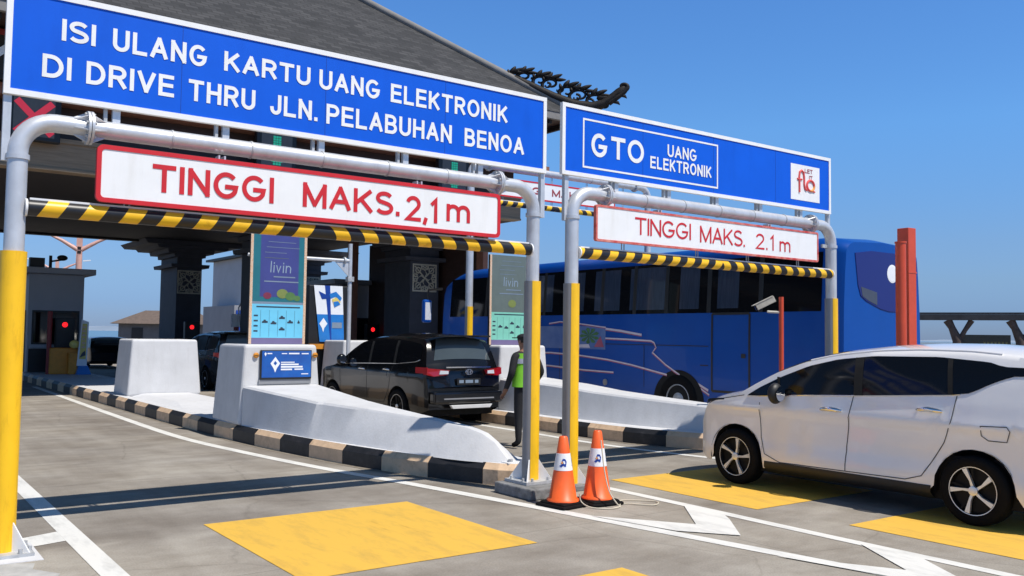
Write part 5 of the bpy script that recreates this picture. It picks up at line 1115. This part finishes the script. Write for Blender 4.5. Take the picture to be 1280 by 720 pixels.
# ------------------------------------------------------------------ person
def skin_mesh(V, E, root, mats_fn, name, parent=None, sub=2):
    me = bpy.data.meshes.new(name); me.from_pydata([v[:3] for v in V], E, [])
    o = bpy.data.objects.new(name, me); COL.objects.link(o)
    md = o.modifiers.new('skin', 'SKIN')
    if not me.skin_vertices: me.skin_vertices.new()
    for i, v in enumerate(V):
        sv = me.skin_vertices[0].data[i]; r_ = v[3]; sv.radius = (r_, r_) if not isinstance(r_, tuple) else r_; sv.use_root = (i == root); sv.use_loose = False
    md.use_smooth_shade = True
    sb = o.modifiers.new('sub', 'SUBSURF'); sb.levels = sub; sb.render_levels = sub
    dg = bpy.context.evaluated_depsgraph_get(); me2 = bpy.data.meshes.new_from_object(o.evaluated_get(dg)); bpy.data.objects.remove(o)
    me2.name = name; me2.materials.clear()
    names = []
    for p in me2.polygons:
        k_ = mats_fn(p.center)
        if k_ not in names: names.append(k_); me2.materials.append(MT[k_])
        p.material_index = names.index(k_); p.use_smooth = True
    o = bpy.data.objects.new(name, me2); COL.objects.link(o)
    if parent: o.parent = parent
    return o
person = thing('person', 'standing person in dark uniform and lime safety vest behind the gantry post', 'person', (7.32, 3.12, 0), R(6))
person.scale = (1.10, 1.08, 1.0)
V = [(0, 0, .93, (.155, .115)), (0, .0, 1.10, (.150, .11)), (0, .01, 1.28, (.175, .12)), (0, .005, 1.41, (.12, .09)), (0, .01, 1.49, .058), (0, .025, 1.56, (.075, .085)), (0, .03, 1.63, (.082, .098)), (0, .025, 1.695, (.06, .07)),   # 0-7
     (-.19, 0, 1.40, .062), (-.265, -.02, 1.14, .050), (-.25, .10, .92, .038), (-.25, .13, .85, .032),      # left arm 8-11
     (.19, 0, 1.40, .062), (.29, -.04, 1.15, .050), (.25, .08, .96, .040), (.23, .14, .90, .032),           # right arm 12-15
     (-.095, 0, .86, .088), (-.105, .01, .48, .062), (-.115, -.015, .10, .045), (-.12, .11, .035, .038),   # left leg
     (.095, 0, .86, .088), (.115, .015, .48, .062), (.13, .0, .10, .045), (.14, .12, .035, .038)]
E_ = [(0, 1), (1, 2), (2, 3), (3, 4), (4, 5), (5, 6), (6, 7), (3, 8), (8, 9), (9, 10), (10, 11), (3, 12), (12, 13), (13, 14), (14, 15), (0, 16), (16, 17), (17, 18), (18, 19), (0, 20), (20, 21), (21, 22), (22, 23)]
for sg, hb in ((-1, 11), (1, 15)):
    hx, hy, hz = V[hb][:3]
    for k_, (dx, dl) in enumerate(((-.026, .072), (-.009, .082), (.009, .078), (.026, .062))):
        a = len(V); V.append((hx+dx, hy+.035, hz-.035, .011)); V.append((hx+dx*1.1, hy+.045+dl*.25, hz-.035-dl*.55, .0095)); V.append((hx+dx*1.1, hy+.04+dl*.15, hz-.035-dl, .008))
        E_ += [(hb, a), (a, a+1), (a+1, a+2)]
    a = len(V); V.append((hx-sg*.035, hy+.03, hz-.015, .012)); V.append((hx-sg*.045, hy+.055, hz-.055, .010)); E_ += [(hb, a), (a, a+1)]
def pm(c_):
    if c_.z > 1.47: return 'skin'
    if c_.z < .90 and abs(c_.x) > .2: return 'skin'
    if c_.z < .075: return 'rubber'
    return 'cloth'
skin_mesh(V, E_, 0, pm, 'body', person)
def shell(z0, z1, rx, ry, m, n=28, cy=0, rows=10, name='vest', fn=None):
    mb = MB(); rws = []
    for j in range(rows+1):
        z = z0+(z1-z0)*j/rows; s_ = fn(j/rows) if fn else 1
        rws.append([(rx*s_*math.cos(2*PI*i/n), cy+ry*(s_ if not fn else s_)*math.sin(2*PI*i/n), z) for i in range(n+1)])
    mb.grid(rws, m); return mb
vf = lambda t_: 1.0-.04*math.sin(t_*PI)-.30*max(0, t_-.75)
vest = shell(.93, 1.44, .198, .148, 'hivis', fn=vf, cy=.005).build('safety_vest', person, smooth=60)
m = MB(); s_ = shell(1.285, 1.36, .203*.985, .153*.985, 'reflect', cy=.005, rows=2); s_.build('reflective_band', vest, smooth=60)
m = MB(); m.ball((0, .02, 1.655), (.092, .108, .085), 'hair', 10); m.build('hair', person, smooth=60)
m = MB(); m.ball((0, .02, 1.685), (.100, .115, .055), 'cloth', 10); m.box(-.07, .07, .10, .20, 1.665, 1.68, 'cloth'); m.build('cap', person, smooth=60)
for nm_, c_, r_, mm_ in (('nose', (0, .125, 1.605), (.014, .022, .022), 'skin'), ('eye', (-.032, .108, 1.628), (.013, .010, .009), 'white_print'), ('eye', (.032, .108, 1.628), (.013, .010, .009), 'white_print'), ('mouth', (0, .11, 1.562), (.028, .012, .007), 'brown_ink'), ('ear', (-.088, .02, 1.615), (.012, .024, .034), 'skin'), ('ear', (.088, .02, 1.615), (.012, .024, .034), 'skin')):
    f_ = MB(); f_.ball(c_, r_, mm_, 6); f_.build(nm_, person, smooth=60)

# ------------------------------------------------------------------ cones, rope, small street things
def cone(x, y, h, rz, label, band=(.52, .76)):
    t = thing('traffic_cone', label, 'traffic cone', (x, y, 0), rz, 'orange traffic cones by the gantry post')
    b_ = MB(); b_.frustum((-.20, .20, -.20, .20, 0), (-.20, .20, -.20, .20, .035), 'rubber'); b_.frustum((-.18, .18, -.18, .18, .035), (-.155, .155, -.155, .155, .06), 'rubber'); b_.build('base', t, bevel=.02)
    r0, r1 = .145, .042; rr_ = lambda z: r0+(r1-r0)*(z-.06)/(h-.06)
    c_ = MB(); z1 = h*band[0]; z2 = h*band[1]
    c_.lathe([(r0+.02, .058), (r0+.018, .075), (rr_(.09), .09), (rr_(z1), z1), (rr_(z2), z2), (rr_(h-.012), h-.012), (r1-.008, h), (.02, h), (.02, h-.06)], (0, 0, 0), (0, 0, 1), 'cone_orange', 32); bd = c_.build('cone', t, smooth=50)
    w_ = MB(); w_.lathe([(rr_(z1), z1), (rr_(z1)+.002, z1), (rr_(z2)+.002, z2), (rr_(z2), z2)], (0, 0, 0), (0, 0, 1), 'cone_white', 32); wb = w_.build('white_band', t, smooth=50)
    zc = (z1+z2)/2
    def on(a, z): r_ = rr_(z)+.005; return (r_*math.cos(a), r_*math.sin(a), z)
    for a0 in (R(-126)-rz, R(-30)-rz, R(110)-rz):
        g = MB()
        for pts, mm in (([(-.32, -.01), (-.1, .035), (.2, .032), (.36, .005), (.25, -.045), (.05, -.04)], 'navy'), ([(-.1, .012), (.15, .012), (.2, -.012), (.05, -.018)], 'cone_white'), ([(-.5, -.035), (-.2, -.02), (.0, -.03), (-.25, -.05)], 'navy'), ([(-.3, -.0), (-.15, .01), (-.05, -.012), (-.2, -.015)], 'flo_org')):
            k_ = .0 if mm == 'navy' else .002
            g.face([(p[0]*(1+k_*8), p[1]*(1+k_*8), p[2]) for p in [on(a0+u, zc+v) for u, v in pts]], mm)
        g.build('emblem', wb, recalc=False)
    return t
cone(4.87, -.78, .70, R(8), 'nearer orange cone with its emblem in full view, closest to the footing block'); cone(5.26, -.86, .745, R(-4), 'right hand orange cone with a cream rope looped over it')
m = MB(); m.tube(catmull([(5.20, -.98, .66), (5.20, -1.0, .55), (5.19, -1.05, .35), (5.21, -1.10, .16), (5.27, -1.15, .04), (5.30, -1.16, .012), (5.15, -1.18, .01), (5.02, -1.05, .012), (4.99, -.93, .05), (4.97, -.92, .14)], 6), .007, 'rope', 8)
m.tube(catmull([(5.30, -1.16, .012), (5.45, -1.05, .01), (5.65, -1.28, .01), (5.82, -1.14, .01), (5.6, -.92, .01), (5.46, -.96, .012)], 6), .006, 'rope', 8)
tag(m.build('rope', smooth=60), 'thin cream rope hanging from the right cone onto the road', 'rope')
# orange box posts
t = thing('steel_post', 'tall square orange red post, the taller of the pair behind the white car', 'post', (10.54, -1.20, 0), R(-4), 'orange red posts by the bus tail')
MB().box(-.085, .085, -.085, .085, 0, 3.235, 'orange').build('column', t, bevel=.006); MB().box(-.09, .09, -.09, .09, 2.62, 2.64, 'orange').build('collar', t); MB().box(-.13, .13, -.13, .13, 0, .02, 'galv_rough').build('base_plate', t)
t = thing('steel_post', 'round orange red post, the shorter of the pair behind the white car', 'post', (10.10, -1.37, 0), R(0), 'orange red posts by the bus tail')
MB().tube([(0, 0, 0), (0, 0, 3.0)], .066, 'orange', 20).build('column', t, smooth=40); MB().lathe([(.074, 0), (.074, .02), (0, .02)], (0, 0, 2.99), (0, 0, 1), 'orange', 20).build('cap', t); MB().box(-.12, .12, -.12, .12, 0, .02, 'galv_rough').build('base_plate', t)
t = thing('cctv_camera', 'pale security camera on a slim orange red pole in front of the bus', 'security camera', (10.62, .91, .24))
MB().tube([(0, 0, 0), (0, 0, 2.12)], .036, 'orange', 14).build('pole', t, smooth=40); m = MB(); m.tube([(0, 0, 1.88), (-.10, .09, 1.885), (-.16, .14, 1.89)], .02, 'cctv', 8); m.build('arm', t)
ax = Vector((-.62, .55, -.42)).normalized(); ay = ax.cross(Vector((0, 0, 1))).normalized(); az = ay.cross(ax)
m = MB(); cc = Vector((-.17, .17, 2.02)); m.obox(cc, ax, .155, ay, .052, az, .046, 'cctv'); m.obox(cc+az*.052+ax*.025, ax, .175, ay, .062, az, .007, 'cctv'); m.build('housing', t, bevel=.012)
m = MB(); m.lathe([(.045, 0), (.045, .02), (0, .02)], cc+ax*.15, ax, 'black_glass', 14); m.build('lens', t)

# ------------------------------------------------------------------ far surroundings
t = thing('pipe_trestle', 'long dark elevated pipe on forked supports beyond the white car', 'pipe trestle', (51.0, 22.3, 0))
dv = Vector((2.32, -4.65, .0)).normalized(); zt = 3.12
m = MB(); m.obox(dv*14+Vector((0, 0, zt)), dv, 26, (dv.y, -dv.x, 0), .35, (0, 0, 1), .17, 'trestle'); m.obox(dv*14+Vector((0, 0, zt+.24)), dv, 26, (dv.y, -dv.x, 0), .28, (0, 0, 1), .05, 'trestle'); m.build('pipe', t)
for s_ in (-.4, 2.9, 6.2, 9.5, 12.8):
    p = dv*s_; m = MB()
    m.tube([p+Vector((0, 0, -.0)), p+Vector((0, 0, 1.7)), p-dv*.32+Vector((0, 0, 2.5)), p-dv*.55+Vector((0, 0, 2.95))], [.34, .30, .20, .26], 'trestle_brown', 10)
    m.tube([p+Vector((0, 0, 1.6)), p+dv*.38+Vector((0, 0, 2.35)), p+dv*.75+Vector((0, 0, 2.95))], [.16, .13, .17], 'trestle_brown', 10); m.build('support', t, smooth=60)
t = thing('notice_board', 'low dark olive board below the elevated pipe', 'notice board', (52.35, 19.5, 0), math.atan2(-4.65, 2.32))
MB().box(0, 2.55, -.04, .04, 1.0, 2.09, 'sign_dark').build('panel', t)
m = MB()
for k_ in range(7): m.face([(1.15+.19*k_, -.045, 1.30), (1.24+.19*k_, -.045, 1.30), (1.24+.19*k_, -.045, 1.72), (1.20+.19*k_, -.045, 1.62), (1.15+.19*k_, -.045, 1.72)], 'olive_ink')
m.build('lettering', t, recalc=False); MB().box(.1, .2, -.04, .04, 0, 1.0, 'sign_dark').build('leg', t); MB().box(2.35, 2.45, -.04, .04, 0, 1.0, 'sign_dark').build('leg', t)
t = thing('sea_causeway', 'pale low causeway crossing the sea on the far right horizon', 'causeway', (0, 0, 0))
A_ = Vector((150, 260, 0)); Bv = Vector((330, 20, 0)); dd = (Bv-A_).normalized(); mid = (A_+Bv)/2
m = MB(); m.obox(mid+Vector((0, 0, .75)), dd, 260, (dd.y, -dd.x, 0), 4, (0, 0, 1), .42, 'far_deck'); m.build('deck', t)
m = MB()
for k_ in range(-32, 33): m.obox(mid+dd*k_*8+Vector((0, 0, -.9)), dd, .7, (dd.y, -dd.x, 0), 3, (0, 0, 1), 1.24, 'block')
m.build('piles', t)
# far shore: low hills all round the horizon
m = MB(); rows = [[], [], []]
for k_ in range(97):
    a = R(-70)+k_*R(200)/96; d_ = 2600; h_ = 5+4*math.sin(k_*.9)+3*math.sin(k_*2.3+1)+2*random.random()
    for j, (ds, z) in enumerate(((0, -1.3), (120, h_), (600, -1.3))): rows[j].append(((d_+ds)*math.cos(a), (d_+ds)*math.sin(a), z))
m.grid(rows, 'land'); struct(m.build('hills', smooth=60))
# street lamps beyond the left booth
def tall_lamp(x, y, h, label, arm=1.35):
    t = thing('street_lamp', label, 'street lamp', (x, y, 0), R(-15), 'pale pink twin lamps')
    m = MB(); m.tube([(0, 0, 0), (0, 0, h*.82)], [.22, .17], 'lamp_pink', 12); m.box(-.16, .16, -.10, .10, h*.76, h+.02, 'lamp_pink'); m.build('pole', t, smooth=40)
    for sg in (-1, 1):
        m = MB(); m.tube([(sg*.1, 0, h*.86), (sg*arm*.6, 0, h*.93), (sg*arm*1.15, 0, h*.985)], [.14, .10, .05], 'lamp_pink', 8); ar_ = m.build('arm', t, smooth=60)
        m = MB(); m.obox((sg*arm*1.42, 0, h*1.0), (1, 0, sg*.12), .34, (0, 1, 0), .14, (-sg*.12, 0, 1), .05, 'white_metal'); m.build('lamp_head', ar_)
    m = MB()
    for k_ in range(3): m.box(-.10, .10, -.13, -.105, h*.80+k_*.24, h*.80+k_*.24+.15, 'dark')
    m.build('banner_mark', t)
tall_lamp(9.7, 50.5, 7.5, 'twin armed pale pink lamp rising above the left booth', 1.6); tall_lamp(15.3, 92, 8.7, 'second twin armed lamp, farther, its tip just over the booth roof', 1.9)
# house
t = thing('house', 'low grey house with brown tiled roof seen past the carved column', 'house', (23.3, 101, 0), R(-14))
MB().box(0, 10, 0, 7, 0, 2.55, 'house_wall').build('wall', t)
m = MB(); m.add([(-.9, -1, 2.45), (10.9, -1, 2.45), (10.9, 8, 2.45), (-.9, 8, 2.45), (2.8, 3.5, 4.05), (8.5, 3.5, 4.05)], [(0, 1, 5, 4), (2, 3, 4, 5), (1, 2, 5), (3, 0, 4), (0, 3, 2, 1)], 'thatch'); m.build('roof', t)
m = MB(); outline(m, 5.2, 7.6, .7, 2.0, .12, -.02, 'white_metal'); wn = m.build('window', t, recalc=False); MB().face([(5.25, -.01, .75), (7.55, -.01, .75), (7.55, -.01, 1.95), (5.25, -.01, 1.95)], 'black_glass').build('pane', wn, recalc=False)
m = MB(); m.box(1.4, 2.6, -.05, .0, .02, 2.0, 'dark'); m.build('door', t)
# grey building far behind, right of the carved column
t = thing('office_block', 'pale grey two part block seen between the carved column and price board', 'building', (17.6, 46, 0))
MB().box(.0, 4.4, 0, 6, 0, 3.3, 'far_wall2').build('lower_wall', t); MB().box(.9, 5.5, 1.2, 7, 3.3, 6.35, 'far_wall').build('upper_wall', t)
m = MB(); m.add([(.5, .7, 6.35), (5.9, .7, 6.6), (5.9, 7.4, 6.6), (.5, 7.4, 6.35), (.5, .7, 6.5), (5.9, .7, 6.8), (5.9, 7.4, 6.8), (.5, 7.4, 6.5)], [(0, 1, 5, 4), (1, 2, 6, 5), (2, 3, 7, 6), (3, 0, 4, 7), (4, 5, 6, 7), (3, 2, 1, 0)], 'dark'); m.build('roof', t)
m = MB(); m.box(2.6, 4.2, -.04, 0, .1, 2.6, 'dark'); m.build('door', t); m = MB(); m.box(0.1, .8, -.04, 0, .3, 3.0, 'navy'); m.build('blue_panel', t)
# boats far behind the small black car
for x, y, s_, lb in ((60, 230, 1.0, 'white boat nearest the yellow standing board on the horizon'), (72, 240, 1.3, 'white boat on the horizon close to the brown roofed house'), (84, 262, 1.1, 'white boat mostly hidden by the brown roofed house')):
    t = thing('boat', lb, 'boat', (x, y, -1.2), R(-20+8*s_), 'white boats on the horizon'); m = MB()
    m.add([(-8*s_, -1.5, .9*s_), (6*s_, -1.5, 1.0*s_), (9*s_, 0, 1.5*s_), (6*s_, 1.5, 1.0*s_), (-8*s_, 1.5, .9*s_), (-7.5*s_, -1.1, -.1), (5.5*s_, -.9, -.1), (7*s_, 0, -.1), (5.5*s_, .9, -.1), (-7.5*s_, 1.1, -.1)], [(0, 1, 6, 5), (1, 2, 7, 6), (2, 3, 8, 7), (3, 4, 9, 8), (4, 0, 5, 9), (0, 4, 3, 2, 1)], 'boat'); m.build('hull', t)
    m = MB(); m.box(-4*s_, 2.5*s_, -1, 1, .9*s_, 2.0*s_, 'boat'); cb = m.build('cabin', t); m = MB(); m.box(-3.6*s_, 2.2*s_, -1.02, 1.02, 1.35*s_, 1.75*s_, 'dark'); m.build('cabin_window', cb)
cone_far = cone(9.3, 34.0, .85, 0, 'tiny distant cone beside the farthest small black car')
cone_far['group'] = ''; del cone_far['group']
